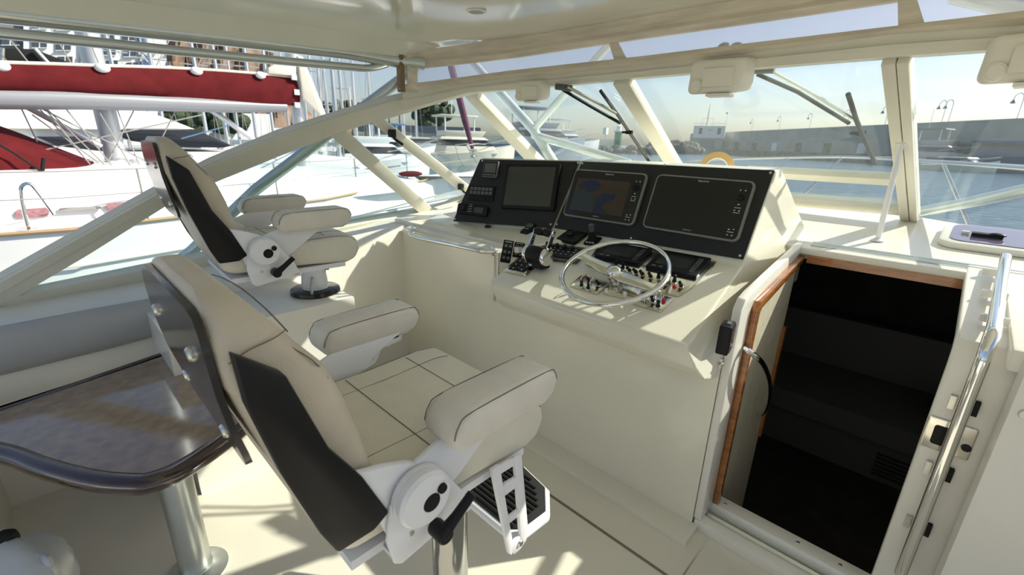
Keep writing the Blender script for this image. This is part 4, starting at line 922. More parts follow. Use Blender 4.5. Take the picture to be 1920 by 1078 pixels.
# fold-out footrest on the forward face of the plinth
t = thing('plinth_footrest', 'white fold-out footrest with black ribbed tread on the front of the chair plinth', 'footrest', (-2.25, 1.05, .36))
trd = [(-2.50, 1.12), (-2.07, 1.12), (-2.045, 1.17), (-2.06, 1.27), (-2.14, 1.33), (-2.30, 1.345), (-2.46, 1.31), (-2.51, 1.22)]
b = MB(); b.ext(trd, 'z', .455, .480, .010, 3, 40); obj('tray', b, wpaint, t)
cx_, cy_ = -2.28, 1.22
b = MB(); b.ext([(cx_+(x-cx_)*.92, cy_+(y-cy_)*.90) for x, y in trd], 'z', .479, .487, .003)
for k in range(9): b.tube([(-2.46+.02*abs(k-4), 1.14+.022*k, .488), (-2.09-.012*max(0, k-5), 1.14+.022*k, .488)], .006, 6)
obj('tread', b, blackr, t)
for x in (-2.10, -2.46):
    b = MB(); b.ext([(1.045, .52), (1.10, .52), (1.15, .49), (1.17, .44), (1.12, .36), (1.045, .34)], 'x', x-.006, x+.006, .003); br = obj('bracket', b, wpaint, t)
    b = MB(); b.lathe([(.0, .006), (.011, .005), (.013, 0)], 14, (x+.006, 1.10, .40), (1, 0, 0)); obj('bolt', b, steel, br)
# ================================================================== OUTSIDE
WZ = -.9
b = MB(); b.box((0, 0, WZ-.05), (4000, 4000, .1)); o = struct('harbour_water', b, waterm)
def hzpt(px, py, dist):
    """point at a horizontal distance from the eye along a pixel's bearing"""
    d = ray(px, py); h = math.hypot(d.x, d.y); return _o + d*(dist/h)
def water_at(px, dist):
    p = hzpt(px, 300, dist); return V((p.x, p.y, WZ))
# ---- tubes of the hardtop tower and rails just outside the glass
t = thing('port_strut', 'grey aluminium strut slanting down outside the port side window to the deck', 'strut', (-3.05, .5, .85))
b = MB(); b.tube([(-2.44, 1.70, 1.95), (-2.571, 1.447, 1.74), (-2.83, .863, 1.259), (-3.018, .544, .919), (-3.05, .49, .872)], .031, 14); obj('tube', b, alu, t)
t = thing('side_handrail', 'bright handrail tube running along the side deck outside the port window', 'handrail', (-3.03, 2.0, .99))
b = MB(); b.tube([(-3.04, .9, .955), (-3.02, 1.436, .995), (-3.033, 2.117, 1.045), (-3.026, 2.75, 1.10)], .020, 12); obj('tube', b, alu, t)
for y, z in ((1.1, .97), (2.6, 1.085)):
    b = MB(); b.tube([(-3.04, y, z), (-3.06, y, z-.16)], .014, 10); obj('post', b, alu, t)
t = thing('tower_truss', 'thick pale aluminium tower leg with two braces seen through the port front pane', 'tower leg', PY(1085, 303, 2.62))
b = MB(); b.tube([PY(875, 100, 2.62), PY(890, 122, 2.62), PY(1000, 243, 2.62), PY(1045, 315, 2.62)], .034, 14); obj('leg', b, alug, t)
b = MB(); b.tube([PY(1003, 240, 2.62), PY(1085, 147, 2.62), PY(1155, 70, 2.62)], .026, 12); obj('brace', b, alug, t)
b = MB(); b.tube([PY(1000, 253, 2.62), PY(1080, 276, 2.62), PY(1180, 307, 2.62)], .028, 12); obj('brace', b, alug, t)
t = thing('tower_brace', 'pale aluminium tower tube rising to the right outside the starboard front pane', 'tower brace', PY(1720, 396, 3.35))
b = MB(); b.tube([PY(1712, 399, 3.35), PY(1815, 380, 3.0), PY(1920, 357, 2.75), PY(2010, 338, 2.6)], .026, 12); obj('tube', b, alug, t)
t = thing('tower_crossbar', 'silver tower tube beyond the vinyl strip at the top right corner', 'tower tube', PY(1840, 5, 2.75))
b = MB(); b.tube([PY(1790, -14, 2.75), PY(1860, 2, 2.75), PY(1960, 30, 2.75)], .04, 14); obj('tube', b, alug, t)
# bow rail
t = thing('bow_rail', 'low stainless bow rail with slanting stanchions beyond the front panes', 'rail', PY(1500, 300, 6.2))
pts = [PY(1180, 309, 5.6), PY(1280, 302, 6.2), PY(1377, 298, 6.6), PY(1480, 295.5, 6.8), PY(1580, 294.5, 6.6), PY(1670, 298, 6.2), PY(1731, 302, 5.8), PY(1830, 308, 5.0), PY(1930, 315, 4.2), PY(2050, 325, 3.4)]
b = MB(); b.tube(pts, .017, 10, sub=2); obj('top_rail', b, steel, t)
for p, q in ((pts[2], (-.5, -.3, -.75)), (pts[3], (-.4, -.4, -.75)), (pts[4], (-.45, -.35, -.75))):
    b = MB(); b.tube([p, p+V(q)], .012, 8); obj('stanchion', b, steel, t)
p = PY(1768, 306, 5.5); b = MB(); b.tube([p, PY(1822, 435, 5.3)], .014, 8); obj('stanchion', b, steel, t)
t = thing('foredeck_cleat_roller', 'dark anchor roller on the bow beyond the centre pane', 'anchor roller', PY(1650, 330, 7)) if 0 else None

# ---- big sailing yacht moored alongside to port
def PXL(pts, x): return [PX(u, v, x) for u, v in pts]
rail = []
for (u, v), z in zip(((0, 442), (134, 432), (337, 408), (612, 374), (672, 362), (790, 340), (880, 323), (905, 316)), (.50, .50, .51, .54, .55, .62, .68, .70)):
    rail.append(PZ(u, v, z))
rail = [V((-7.3, -7.5, .55)), V((-6.95, -4, .50))] + rail
bow = rail[-1]; ax0 = V((-9.0, 0, 0))
def far(p):      # mirror across the yacht's centreline
    c = -9.05 - .045*max(0, p.y); f = min(1, max(0, (bow.y+.02-p.y)/3.0)); return V((c-(p.x-c) if p.y < bow.y-.05 else p.x, p.y, p.z))
yt = thing('sailing_yacht', 'big white sailing yacht moored close to port with red sail cover and red sprayhood', 'sailboat', (-9, 0, WZ))
b = MB(); rings = []
for p in rail:
    q = far(p) if p is not bow else p+V((-.05, .05, 0))
    w_ = V((0, 0, 1))
    rings.append([V((p.x, p.y, p.z)), V((p.x-.02, p.y, p.z-.35)), V((p.x-.10, p.y, WZ-.05)), V((q.x+.10, q.y, WZ-.05)), V((q.x+.02, q.y, q.z-.35)), V((q.x, q.y, q.z)), V(((p.x+q.x)/2, p.y, p.z+.10))])
b.loft(rings); hull = obj('hull', b, offw, yt, 25)
b = MB(); b.tube([p+V((.015, 0, .012)) for p in rail], .022, 8); obj('rub_rail', b, woodr, hull)
b = MB(); b.tube([p+V((.012, 0, -.40)) for p in rail], .012, 6); obj('hull_stripe', b, offw2, hull)
b = MB(); rings = []
for y, hw, z0, z1 in ((-3.5, 1.55, .5, 1.12), (-1, 1.6, .5, 1.12), (.6, 1.6, .5, 1.10), (2.0, 1.5, .5, 1.04), (3.6, 1.3, .5, .96), (5.0, 1.0, .5, .86), (6.0, .7, .5, .72)):
    c = -9.05-.045*max(0, y)
    rings.append([V((c+hw, y, z0)), V((c+hw-.06, y, z0+(z1-z0)*.55)), V((c+hw-.16, y, z0+(z1-z0)*.82)), V((c+hw-.45, y, z1-.02)), V((c, y, z1+.06)), V((c-hw+.4, y, z1)), V((c-hw, y, z0))])
b.loft(rings); trk = obj('coachroof', b, offw, yt, 30)
def panelX(name, pts, x, m, parent, th=.02):
    q = PXL(pts, x); b = MB(); b.prism([p+V((th, 0, 0)) for p in q], [p-V((.02, 0, 0)) for p in q], .0); return obj(name, b, m, parent)
b = MB()
def rr_px(x0, y0, x1, y1, sk=0): return [(x0, y0), (x0+4, y0-4), (x1-4, y0-4+sk), (x1, y0+sk), (x1, y1+sk), (x1-4, y1+4+sk), (x0+4, y1+4), (x0, y1)]
w1 = panelX('window', rr_px(29, 397, 92, 405, -4), -7.47, pinkw, trk, .01); w2 = panelX('window', [(198, 383), (240, 378), (236, 388), (204, 396)], -7.47, pinkw, trk, .01)
b = MB(); q = PXL([(110, 392), (112, 390), (190, 387), (190, 391), (112, 396)], -7.46); b.prism([p+V((.02, 0, 0)) for p in q], [p-V((.02, 0, 0)) for p in q]); obj('trim_groove', b, ropem, trk)
# sprayhood
b = MB(); rings = []
hood = [(-2.2, 1.78), (-1.2, 1.80), (-.62, 1.80), (-.35, 1.68), (.0, 1.50), (.35, 1.30), (.60, 1.16), (.95, 1.10), (1.1, 1.07)]
for y, z in hood:
    hw = 1.15-.25*max(0, y)
    rings.append([V((-9.05+hw*math.cos(a)*(1 if math.sin(a) < .5 else .97), y-.25*abs(math.cos(a)), 1.02+(z-1.02)*max(0, math.sin(a))**.55)) for a in [PI*k/16 for k in range(17)]])
b.loft(rings, closed=False, cap=False); hd = obj('sprayhood', b, redc, yt, 50)
b = MB(); q = PXL([(-5, 262), (0, 272), (28, 288), (60, 310), (100, 335)], -7.88); b.tube(q, .012, 6); obj('binding', b, blackr, hd)
q = PXL([(82, 296), (80, 318), (79, 342)], -7.9); b = MB(); b.tube(q, .02, 6); obj('strap', b, blackr, hd)
# masts
def vert(px, py, x, h, r, nm, par, m=mastm):
    p = PX(px, py, x); b = MB(); b.tube([p, p+V((0, 0, h))], r, 14); return obj(nm, b, m, par), p
mA, pA = vert(222, 316, -9.1, 14, .13, 'mizzen_mast', yt)
mB, pB = vert(572, 328, -9.2, 16, .115, 'main_mast', yt)
for p, par in ((pA, mA), (pB, mB)):
    b = MB(); b.box(p+V((0, 0, -.02)), (.5, .7, .08), bev=.02); obj('mast_step', b, steel, par)
    for k in range(3):
        b = MB(); b.lathe([(.07, 0), (.055, .05), (.06, .11), (.0, .12)], 12, p+V((.25, -.35+.25*k, .02))); obj('winch', b, chrome, par)
for k in range(9):
    p = pA+V((.1, 0, 0)); t_ = V((random.uniform(-.4, .9), random.uniform(-2.6, 2.2), random.uniform(3, 7)))
    b = MB(); b.tube([p+V((random.uniform(0, .6), random.uniform(-.8, .6), -.05)), p+t_], .008, 5); obj('halyard', b, ropem, mA)
# boom + cover
bl = [PX(-160, 178, -8.2), PX(0, 184, -8.35), PX(150, 187, -8.5), PX(300, 193, -8.75), PX(430, 198, -8.95), PX(535, 201, -9.08)]
b = MB(); b.tube(bl, [.125, .125, .122, .115, .11, .085], 16); bm_ = obj('boom', b, mat('boom_paint', (.26, .27, .30), .3), yt)
ct = [PX(-160, 112, -8.2), PX(0, 119, -8.35), PX(100, 122, -8.45), PX(190, 125, -8.55), PX(300, 128, -8.75), PX(400, 133, -8.9), PX(490, 140, -9.0), PX(548, 146, -9.1), PX(556, 150, -9.12)]
cbm = [PX(-160, 172, -8.2), PX(0, 173, -8.35), PX(100, 175, -8.45), PX(190, 178, -8.55), PX(300, 183, -8.75), PX(400, 189, -8.9), PX(490, 195, -9.0), PX(552, 198, -9.1), PX(560, 198, -9.12)]
ct = smooth(ct, 4); cbm = smooth(cbm, 4)
b = MB(); rings = []; random.seed(2)
for i, (p, q) in enumerate(zip(ct, cbm)):
    f = i/len(ct); wd = .16*(1-.45*f); wr = .012*math.sin(i*1.3)+.02*math.sin(i*.6)*f
    m_ = (p+q)/2; h = p-q
    rings.append([q+V((wd*.55, 0, 0)), q+h*.25+V((wd*.95+wr, 0, 0)), q+h*.6+V((wd*.8-wr, 0, 0)), q+h*.9+V((wd*.3, 0, 0)), p, q+h*.9-V((wd*.3, 0, 0)), q+h*.5-V((wd*.9, 0, 0)), q-V((wd*.55, 0, 0))])
b.loft(rings); cv = obj('sail_cover', b, redc, yt, 60)
b = MB(); b.tube([p+V((0, 0, .012)) for p in ct[2:]], .022, 8); obj('zip_edge', b, sailm, cv)
for u, v, x in ((0, 121, -8.33), (190, 125, -8.53), (366, 131, -8.83), (486, 139, -8.98)):
    p = PX(u, v, x); b = MB(); b.ball(p+V((.06, 0, -.02)), .085, 14, (.5, 1.0, .7)); obj('cover_tab', b, offw, cv)
for u, v in ((551, 145), (556, 173), (557, 197)):
    b = MB(); b.box(PX(u, v, -9.0), (.05, .09, .09), bev=.01); obj('clasp', b, offw, cv)
b = MB(); q = PXL([(500, 128), (528, 112), (543, 108), (553, 117), (553, 143), (500, 139)], -9.05); b.prism([p+V((.07, 0, 0)) for p in q], [p-V((.07, 0, 0)) for p in q], .02); obj('sail_bunt', b, sailm, cv)
b = MB(); q = PXL([(556, 105), (566, 106), (590, 165), (612, 220), (604, 226), (596, 212), (575, 192), (566, 185)], -9.0); b.prism([p+V((.05, 0, 0)) for p in q], [p-V((.05, 0, 0)) for p in q], .02); obj('hanging_sail', b, sailm, yt)
b = MB(); b.tube(PXL([(395, 206), (425, 226), (470, 258), (520, 298)], -9.2), .045, 8); obj('vang', b, mastm, yt)
# stanchions, lifelines, pulpit
for k, y in enumerate((-2.2, .9, 2.6, 4.3, 5.9, 7.2)):
    i = min(range(len(rail)), key=lambda j: abs(rail[j].y-y)); a = [r for r in rail if r.y <= y][-1]; c = [r for r in rail if r.y > y][0]; f = (y-a.y)/(c.y-a.y); p = a.lerp(c, f)+V((-.10, 0, 0))
    b = MB(); b.tube([p, p+V((-.02, 0, .62))], .013, 8); obj('stanchion', b, steel, yt)
for h in (.34, .62):
    b = MB(); b.tube([p+V((-.12, 0, h)) for p in rail], .006, 5); obj('lifeline', b, ropem, yt)
b = MB(); b.tube(PXL([(55, 432), (46, 400), (39, 358), (45, 346), (56, 345), (66, 354), (84, 378), (101, 402)], -7.05), .018, 8, sub=2); obj('boarding_gate', b, chrome, yt)
b = MB(); b.tube([bow+V((0, -.1, .05)), bow+V((.25, -.9, .72)), bow+V((.0, .12, .75)), bow+V((-.3, -.9, .72)), bow+V((-.2, -.6, .05))], .016, 8, sub=2); obj('pulpit', b, steel, yt)
for u, v, s_ in ((568, 340, .20), (637, 337, .16), (770, 326, .20)):
    c = -8.9; p = PX(u, v, c); b = MB(); b.ball(p+V((0, 0, 0)), s_, 12, (.9, 1.5, .32)); obj('hatch_cover', b, redc, yt)
fs = PX(887, 284, bow.x); b = MB(); b.tube([fs, PX(872, 226, bow.x+.1), PX(845, 120, bow.x+.25), PX(795, -60, bow.x+.6)], [.05, .10, .10, .08], 10); obj('furled_headsail', b, purp, yt)
b = MB(); b.lathe([(.12, 0), (.12, .06), (.06, .08), (.06, .2), (.12, .22), (.12, .28)], 14, fs+V((0, 0, -.2))); obj('furling_drum', b, steel, yt)
for a, c, m in (((0, 300), (380, 215), ropem), ((60, 215), (185, 305), ropem), ((80, 205), (330, 330), ropem), ((340, 260), (430, 235), ropeb), ((460, 330), (620, 250), ropeb)):
    b = MB(); b.tube(PXL([a, c], -8.6), .009, 5); obj('line', b, m, yt)
b = MB(); b.tube(PXL([(40, 195), (115, 235), (190, 275)], -8.9), .035, 8); obj('gas_strut', b, mastm, yt)

# ---- sleek motor yacht behind it
def extX(b, pts, x0, x1, bev=0):
    q = [PX(u, v, x0) for u, v in pts]; b.prism(q, [p+V((x1-x0, 0, 0)) for p in q], bev); return b
my = thing('motor_yacht', 'large white motor yacht with long dark windows lying behind the red sail cover', 'yacht', (-19, 2, WZ))
b = extX(MB(), [(-120, 262), (-120, 300), (0, 305), (330, 318), (560, 325), (640, 330), (690, 300), (600, 290), (400, 285), (200, 285), (0, 262)], -17, -22, .1); obj('hull', b, offw, my)
b = extX(MB(), [(-120, 190), (0, 194), (120, 198), (205, 200), (285, 212), (330, 228), (368, 243), (330, 244), (230, 243), (220, 300), (-120, 300)], -17.3, -21.5, .06); obj('superstructure', b, offw, my)
b = extX(MB(), [(222, 243), (330, 244), (372, 245), (436, 273), (420, 277), (340, 276), (262, 266), (232, 256)], -17.2, -20.5, .02); obj('window_band', b, tint, my)
b = extX(MB(), [(66, 256), (168, 256), (205, 278), (206, 293), (120, 292), (110, 274)], -17.15, -17.6, .02); obj('window_band', b, tint, my)
b = extX(MB(), [(-100, 238), (225, 241), (225, 243), (-100, 240)], -17.15, -17.5); obj('moulding', b, offw2, my)
b = extX(MB(), [(-40, 88), (65, 92), (138, 120), (60, 122), (0, 118), (-40, 112)], -17.6, -20, .02); obj('bimini', b, blackr, my)
b = MB(); b.tube(PXL([(66, 92), (94, 122), (130, 200)], -17.5), .05, 8); b.tube(PXL([(5, 90), (0, 200)], -17.5), .05, 8); obj('bimini_frame', b, steel, my)

# ---- hotel, tan block, cliff
def building(label, px0, px1, py0, x, m, wins, depth=14, nm='hotel_building'):
    t = thing(nm, label, 'building', PX((px0+px1)/2, 262, x))
    b = extX(MB(), [(px0, py0), (px1, py0), (px1, 275), (px0, 275)], x, x-depth); wl = obj('wall', b, m, t)
    for u, v, w_, h in wins:
        b = extX(MB(), [(u, v), (u+w_, v), (u+w_, v+h), (u, v+h)], x+.3, x-.1); f = obj('window', b, winm, t)
        b = extX(MB(), [(u+w_*.47, v), (u+w_*.53, v), (u+w_*.53, v+h), (u+w_*.47, v+h)], x+.36, x+.2); b = extX(b, [(u-.8, v+h), (u+w_+.8, v+h), (u+w_+.8, v+h+1), (u-.8, v+h+1)], x+.6, x); obj('window_frame', b, bldw, f)
    return t
building('white hotel block at the far left, nearest the picture edge', 44, 150, 20, -120, bldw, [(60, 72, 28, 17), (105, 76, 28, 18), (108, 106, 28, 14), (62, 104, 26, 14), (60, 40, 28, 14), (105, 42, 28, 14)])
building('darker hotel wing cut off by the left edge of the picture', -60, 43, 30, -121, bldg, [(2, 66, 34, 18), (2, 96, 34, 16)])
building('tan gabled block between the two white hotel blocks', 151, 164, 66, -119.5, bldt, [(154, 100, 4, 5)])
building('dark grey tower wall beside the tan block', 164.5, 179.5, 62, -119, bldg, [(169, 108, 6, 5)])
t = building('white hotel block with a vertical blue sign and paired windows', 180, 312, 22, -118, bldw, [(195, 89, 22, 14), (232, 92, 22, 14), (199, 113, 22, 14), (238, 117, 20, 12), (193, 60, 22, 14), (230, 62, 22, 14), (281, 97, 4, 4), (288, 98, 4, 4), (282, 106, 4, 4), (312, 92, 8, 9), (314, 115, 8, 8)])
b = extX(MB(), [(257, 60), (271, 60), (281, 124), (265, 124)], -117.4, -117.9); sg_ = obj('sign', b, signb, t)
for ch, u, v in (('I', 263, 75), ('N', 267, 97), ('A', 269, 109)):
    p = PX(u, v, -117.35); text(ch, 1.9, basis(p, V((0, 1, 0)), V((0, 0, 1)), V((1, 0, 0))), labelm, sg_, ext=.02, bold=True)
random.seed(9)
cl = thing('cliff', 'bare brown rocky cliff behind the masts and the hotel', 'cliff', PX(430, 260, -160))
b = MB(); g = []
tl_ = [(285, 60), (330, 66), (380, 72), (430, 80), (480, 90), (510, 98), (528, 108), (540, 125), (556, 160), (570, 200), (600, 232), (660, 240)]
for k in range(60):
    u = 285+375*k/59; vt = lerp(tl_, u); r = []
    for j in range(9):
        f = j/8; v = vt+(262-vt)*f; x = -160+26*f+random.uniform(-1.6, 1.6)+3*math.sin(k*.9+j); r.append(PX(u+random.uniform(-1.5, 1.5), v+random.uniform(-1, 1), x))
    g.append(r)
b.loft(g, closed=False, cap=False); obj('rock_face', b, cliffm, cl, 15)
t = thing('quay_wall', 'long pale quay wall with white sheds at the foot of the cliff', 'wall', PX(450, 262, -100))
b = extX(MB(), [(280, 240), (600, 240), (640, 262), (280, 262)], -95, -97); obj('wall', b, bldw, t)
b = extX(MB(), [(436, 212), (510, 214), (510, 240), (436, 240)], -100, -104); obj('shed', b, bldw, t)
b = extX(MB(), [(300, 222), (335, 222), (335, 240), (300, 240)], -100, -104); obj('shed', b, bldt, t)
def bush(u, v, x, r, label):
    p = PX(u, v, x); b = MB(); random.seed(int(u))
    for k in range(26):
        b.ball(p+V((random.uniform(-.6, .6)*r, random.uniform(-.9, .9)*r, random.uniform(-.5, .6)*r)), r*random.uniform(.2, .42), 7)
    return tag(obj('bush', b, leafm, sharp=10), label, 'bush')
bush(358, 222, -92, 3.6, 'round green bush on the quay, left of the white shed')
bush(420, 224, -92, 3.2, 'round green bush on the quay, touching the white shed')

# ---- distant moored sailing boats (masts)
def sailboat(px, dist, h, L=9, r=.11, hd=0.0, tarp=None):
    t = thing('moored_sailboat', 'distant white sailboat with a bare mast moored beyond the port side', 'sailboat', water_at(px, dist), 'moored sailboats beyond the port side')
    o0 = water_at(px, dist); R_ = Matrix.Translation(o0) @ Matrix.Rotation(hd, 4, 'Z')
    b = MB(R_); rings = []
    for s_, hb, z in ((-.5, .75, .95), (-.2, 1.0, .9), (.1, 1.0, 1.0), (.35, .6, 1.1), (.5, .04, 1.25)):
        q = L*.16*hb; rings.append([(s_*L, q, z), (s_*L, q*.8, .0), (s_*L, 0, -.2), (s_*L, -q*.8, 0), (s_*L, -q, z), (s_*L, 0, z+.1)])
    b.loft(rings); b.box((-.02*L, 0, 1.15), (L*.4, L*.17, .4), bev=.1); obj('hull', b, offw, t, 30)
    b = MB(R_); b.tube([(.05*L, 0, .9), (.05*L, 0, h)], r, 8); b.tube([(.05*L, -1.0, h*.55), (.05*L, 1.0, h*.55)], r*.4, 6); obj('mast', b, mastm, t)
    b = MB(R_); b.tube([(.04*L, 0, 2.0), (-.34*L, 0, 2.1)], .14, 8); obj('boom', b, tarp or offw2, t)
    b = MB(R_)
    for e in ((.5*L, 0, 1.2), (-.5*L, 0, 1.0), (.0, .16*L, 1.0), (.0, -.16*L, 1.0)): b.tube([(.05*L, 0, h*.98), e], .02, 4)
    obj('stays', b, ropem, t)
random.seed(21)
for px, dist, h in ((320, 46, 14), (396, 52, 15), (433, 55, 16), (487, 50, 15), (548, 60, 17), (582, 40, 13), (598, 58, 11.2), (612, 62, 10.2), (622, 60, 11), (638, 30, 12), (650, 52, 13), (672, 42, 14), (700, 64, 13), (760, 70, 14), (783, 75, 16), (520, 44, 13), (250, 44, 14), (455, 64, 13)):
    q_ = water_at(px, dist); sailboat(px, dist, h, random.uniform(6.5, 7.5), .12 if dist < 45 else .15, math.atan2(q_.y, q_.x)+random.uniform(-.12, .12), bluet if px in (455, 487) else None)

# ---- powered boats seen through the side and front panes
def cruiser(px, dist, L, hd, label, nm='motor_cruiser', hullm=offw, fly=True, cat='boat', dark=tint, group=None, top=None, sc=1):
    o0 = water_at(px, dist); t = thing(nm, label, cat, o0, group); R_ = Matrix.Translation(o0) @ Matrix.Rotation(hd, 4, 'Z') @ Matrix.Scale(sc, 4)
    b = MB(R_); rings = []
    for s_, hb, z in ((-.5, .85, .095), (-.2, 1.0, .10), (.1, 1.0, .12), (.3, .75, .145), (.42, .4, .165), (.52, .03, .185)):
        q = L*.17*hb; rings.append([(s_*L, q, z*L), (s_*L-.02*L*(s_ > .4), q*.8, -.1), (s_*L-.04*L*(s_ > .4), 0, -.2), (s_*L-.02*L*(s_ > .4), -q*.8, -.1), (s_*L, -q, z*L), (s_*L, 0, z*L+.05)])
    b.loft(rings); obj('hull', b, hullm, t, 30)
    def tier(name, m, a):
        b = MB(R_); b.loft([[(x*L, -w_*L, z*L), (x*L, w_*L, z*L), (x2*L, w2*L, z2*L), (x2*L, -w2*L, z2*L)] for x, w_, z, x2, w2, z2 in a]); return obj(name, b, m, t, 30)
    def pr(name, m, lo, hi, z0, z1, bev=.02):
        b = MB(R_); (a0, a1, aw), (c0, c1, cw) = lo, hi
        b.prism([(a0*L, -aw*L, z0*L), (a1*L, -aw*L, z0*L), (a1*L, aw*L, z0*L), (a0*L, aw*L, z0*L)], [(c0*L, -cw*L, z1*L), (c1*L, -cw*L, z1*L), (c1*L, cw*L, z1*L), (c0*L, cw*L, z1*L)], bev*L*.3); return obj(name, b, m, t, 30)
    pr('cabin', hullm, (-.22, .28, .14), (-.20, .24, .135), .10, .165)
    pr('window_band', dark, (-.20, .25, .137), (-.19, .17, .125), .163, .215)
    pr('cabin_roof', hullm, (-.26, .19, .14), (-.24, .15, .13), .213, .235)
    if fly:
        pr('flybridge', hullm, (-.20, .13, .12), (-.20, .17, .125), .235, .285)
        pr('hardtop', top or hullm, (-.24, .10, .12), (-.24, .09, .12), .395, .41, .01)
        b = MB(R_)
        for x in (-.2, .06):
            for y in (-.11, .11): b.tube([(x*L, y*L, .28*L), (x*L, y*L, .40*L)], .012*L*.5, 6)
        b.tube([(-.1*L, 0, .40*L), (-.1*L, 0, .62*L)], .04, 6); obj('tower_posts', b, offw, t)
    b = MB(R_); b.tube([(.1*L, .17*L, .18*L), (.3*L, .13*L, .21*L), (.52*L, 0, .25*L), (.3*L, -.13*L, .21*L), (.1*L, -.17*L, .18*L)], .03, 6, sub=3); obj('bow_rail', b, steel, t)
    return t
cruiser(690, 34, 9, 1.35, 'white cruiser with rounded stern seen through the port vent pane', fly=True)
cruiser(742, 56, 10, 1.3, 'white flybridge cruiser between vent pane and port corner pane', fly=True, top=bluet)
cruiser(868, 50, 12, 1.25, 'cream sport fishing boat with tall bow through the port corner pane', 'sport_fishing_boat', offw2)
cruiser(800, 74, 12, 1.35, 'grey blue cruiser moored behind the sport fishing boat', fly=False, hullm=mat('hull_greyblue', (.36, .42, .48), .3))
cruiser(1005, 95, 22, 1.2, 'white and dark motor yacht seen between the tower leg and its brace', 'motor_yacht', mat('hull_slate', (.22, .26, .32), .3))
cruiser(1050, 120, 20, 1.0, 'white motor yacht whose stern shows right of the tower leg', 'motor_yacht', offw)
cruiser(655, 24, 5, .6, 'small white tender on the water beside the yacht bow', 'tender', fly=False)
cruiser(1745, 120, 17, -.3, 'tour boat with a dark canopy moored at the sea wall near the starboard post', 'tour_boat', mat('hull_darkred', (.55, .50, .50), .4), top=bldg)
cruiser(1800, 96, 9, -.5, 'small cream boat moored right of the tour boat at the sea wall', hullm=offw2, fly=False)
cruiser(1905, 105, 20, -.3, 'dark blue hulled boat at the right edge by the sea wall', 'work_boat', mat('hull_navy', (.04, .06, .16), .3), fly=False)
# ---- palms and low roof on the shore
def palm(px, dist, h, label):
    o0 = water_at(px, dist); t = thing('palm_tree', label, 'palm', o0)
    b = MB(); b.tube([o0, o0+V((.3, 0, h*.5)), o0+V((.1, .2, h))], [.35, .28, .22], 8); obj('trunk', b, trunkm, t)
    b = MB(); random.seed(int(px)); c = o0+V((.1, .2, h))
    for k in range(34):
        a = k*2.4; el = random.uniform(-.3, 1.1); ln = random.uniform(3.2, 4.6); d = V((math.cos(a), math.sin(a), 0)); s_ = V((-d.y, d.x, 0))
        q = [c, c+d*ln*.35*math.cos(el)+V((0, 0, ln*.4*math.sin(el)+.4)), c+d*ln*.75+V((0, 0, ln*.35*math.sin(el)-.1)), c+d*ln+V((0, 0, ln*.2*math.sin(el)-1.3))]
        b.loft([[p+s_*w_+V((0, 0, -.25*w_)), p+V((0, 0, .12)), p-s_*w_+V((0, 0, -.25*w_)), p-V((0, 0, .05))] for p, w_ in zip(q, (.08, .55, .6, .05))])
    obj('fronds', b, leafm, t, 10); return t
palm(733, 190, 15.6, 'leftmost palm of the shore, its crown cut by the window head')
palm(752, 196, 14.2, 'second palm, close beside the leftmost one')
for px, dist, r, lab in ((812, 188, 6.3, 'dense dark tree crown above the sport fishing boat'), (664, 190, 5.4, 'small dark tree above the port side frame'), (640, 195, 4.6, 'small dark tree at the left, below the hand rail')):
    o0 = water_at(px, dist); t = thing('tree', lab, 'tree', o0)
    b = MB(); b.tube([o0, o0+V((0, 0, 9.5))], .45, 8); obj('trunk', b, trunkm, t)
    b = MB(); random.seed(int(px)+1)
    for k in range(60): b.ball(o0+V((0, 0, 11.6))+V((random.gauss(0, .55)*r, random.gauss(0, .55)*r, random.gauss(0, .35)*r)), r*random.uniform(.14, .34), 6)
    obj('crown', b, leafm, t, 10)
t = thing('harbour_building', 'long low dark-roofed building on the shore below the palms', 'building', water_at(800, 118))
for nm, m, z0, z1, w_ in (('wall', bldt, 0, 4.0, 26), ('roof', bldg, 4.0, 5.6, 29)):
    c = water_at(790, 118); d = (water_at(900, 118)-water_at(700, 118)).normalized(); n_ = V((-d.y, d.x, 0))
    b = MB(basis(c, d, n_, V((0, 0, 1)))); b.box((0, 2, (z0+z1)/2), (w_, 8, z1-z0)); obj(nm, b, m, t)
t = thing('harbour_mole', 'low dark stone mole running along behind the moored boats', 'mole', water_at(980, 150))
a, c = water_at(740, 135), water_at(1150, 165); d = (c-a); n_ = V((-d.y, d.x, 0)).normalized()
b = MB(); b.prism([a, c, c+n_*8, a+n_*8], [p+V((0, 0, 4.2)) for p in (a, c, c+n_*8, a+n_*8)]); obj('wall', b, concr, t)
# ---- harbour entrance: beacon, rocks, mast with sign
def rocks(label, pts, h, n, seed):
    random.seed(seed); b = MB()
    for k in range(n):
        f = k/(n-1); i = f*(len(pts)-1); j = min(len(pts)-2, int(i)); p = V(pts[j]).lerp(V(pts[j+1]), i-j)
        for m_ in range(3):
            s_ = random.uniform(.5, 1.0)*h*.55
            b.ball(p+V((random.uniform(-2, 2), random.uniform(-2, 2), random.uniform(0, .55)*h)), s_, 6, (random.uniform(.8, 1.5), random.uniform(.8, 1.5), random.uniform(.6, 1)))
    return tag(obj('rock_jetty', b, rockm, sharp=5), label, 'rocks')
rocks('rocky tip of the jetty around the green beacon', [water_at(1070, 150), water_at(1150, 150), water_at(1222, 150)], 2.6, 44, 4)
rocks('rock pile right of the harbour mouth, behind the centre mullion', [water_at(1222, 190), water_at(1260, 190), water_at(1300, 185)], 5.2, 26, 5)
c = water_at(1155, 155); t = thing('harbour_beacon', 'squat green harbour light tower on the jetty', 'beacon', c)
b = MB(); b.lathe([(1.15, 0), (1.15, 6.4)], 20, c); obj('tower', b, greenm, t)
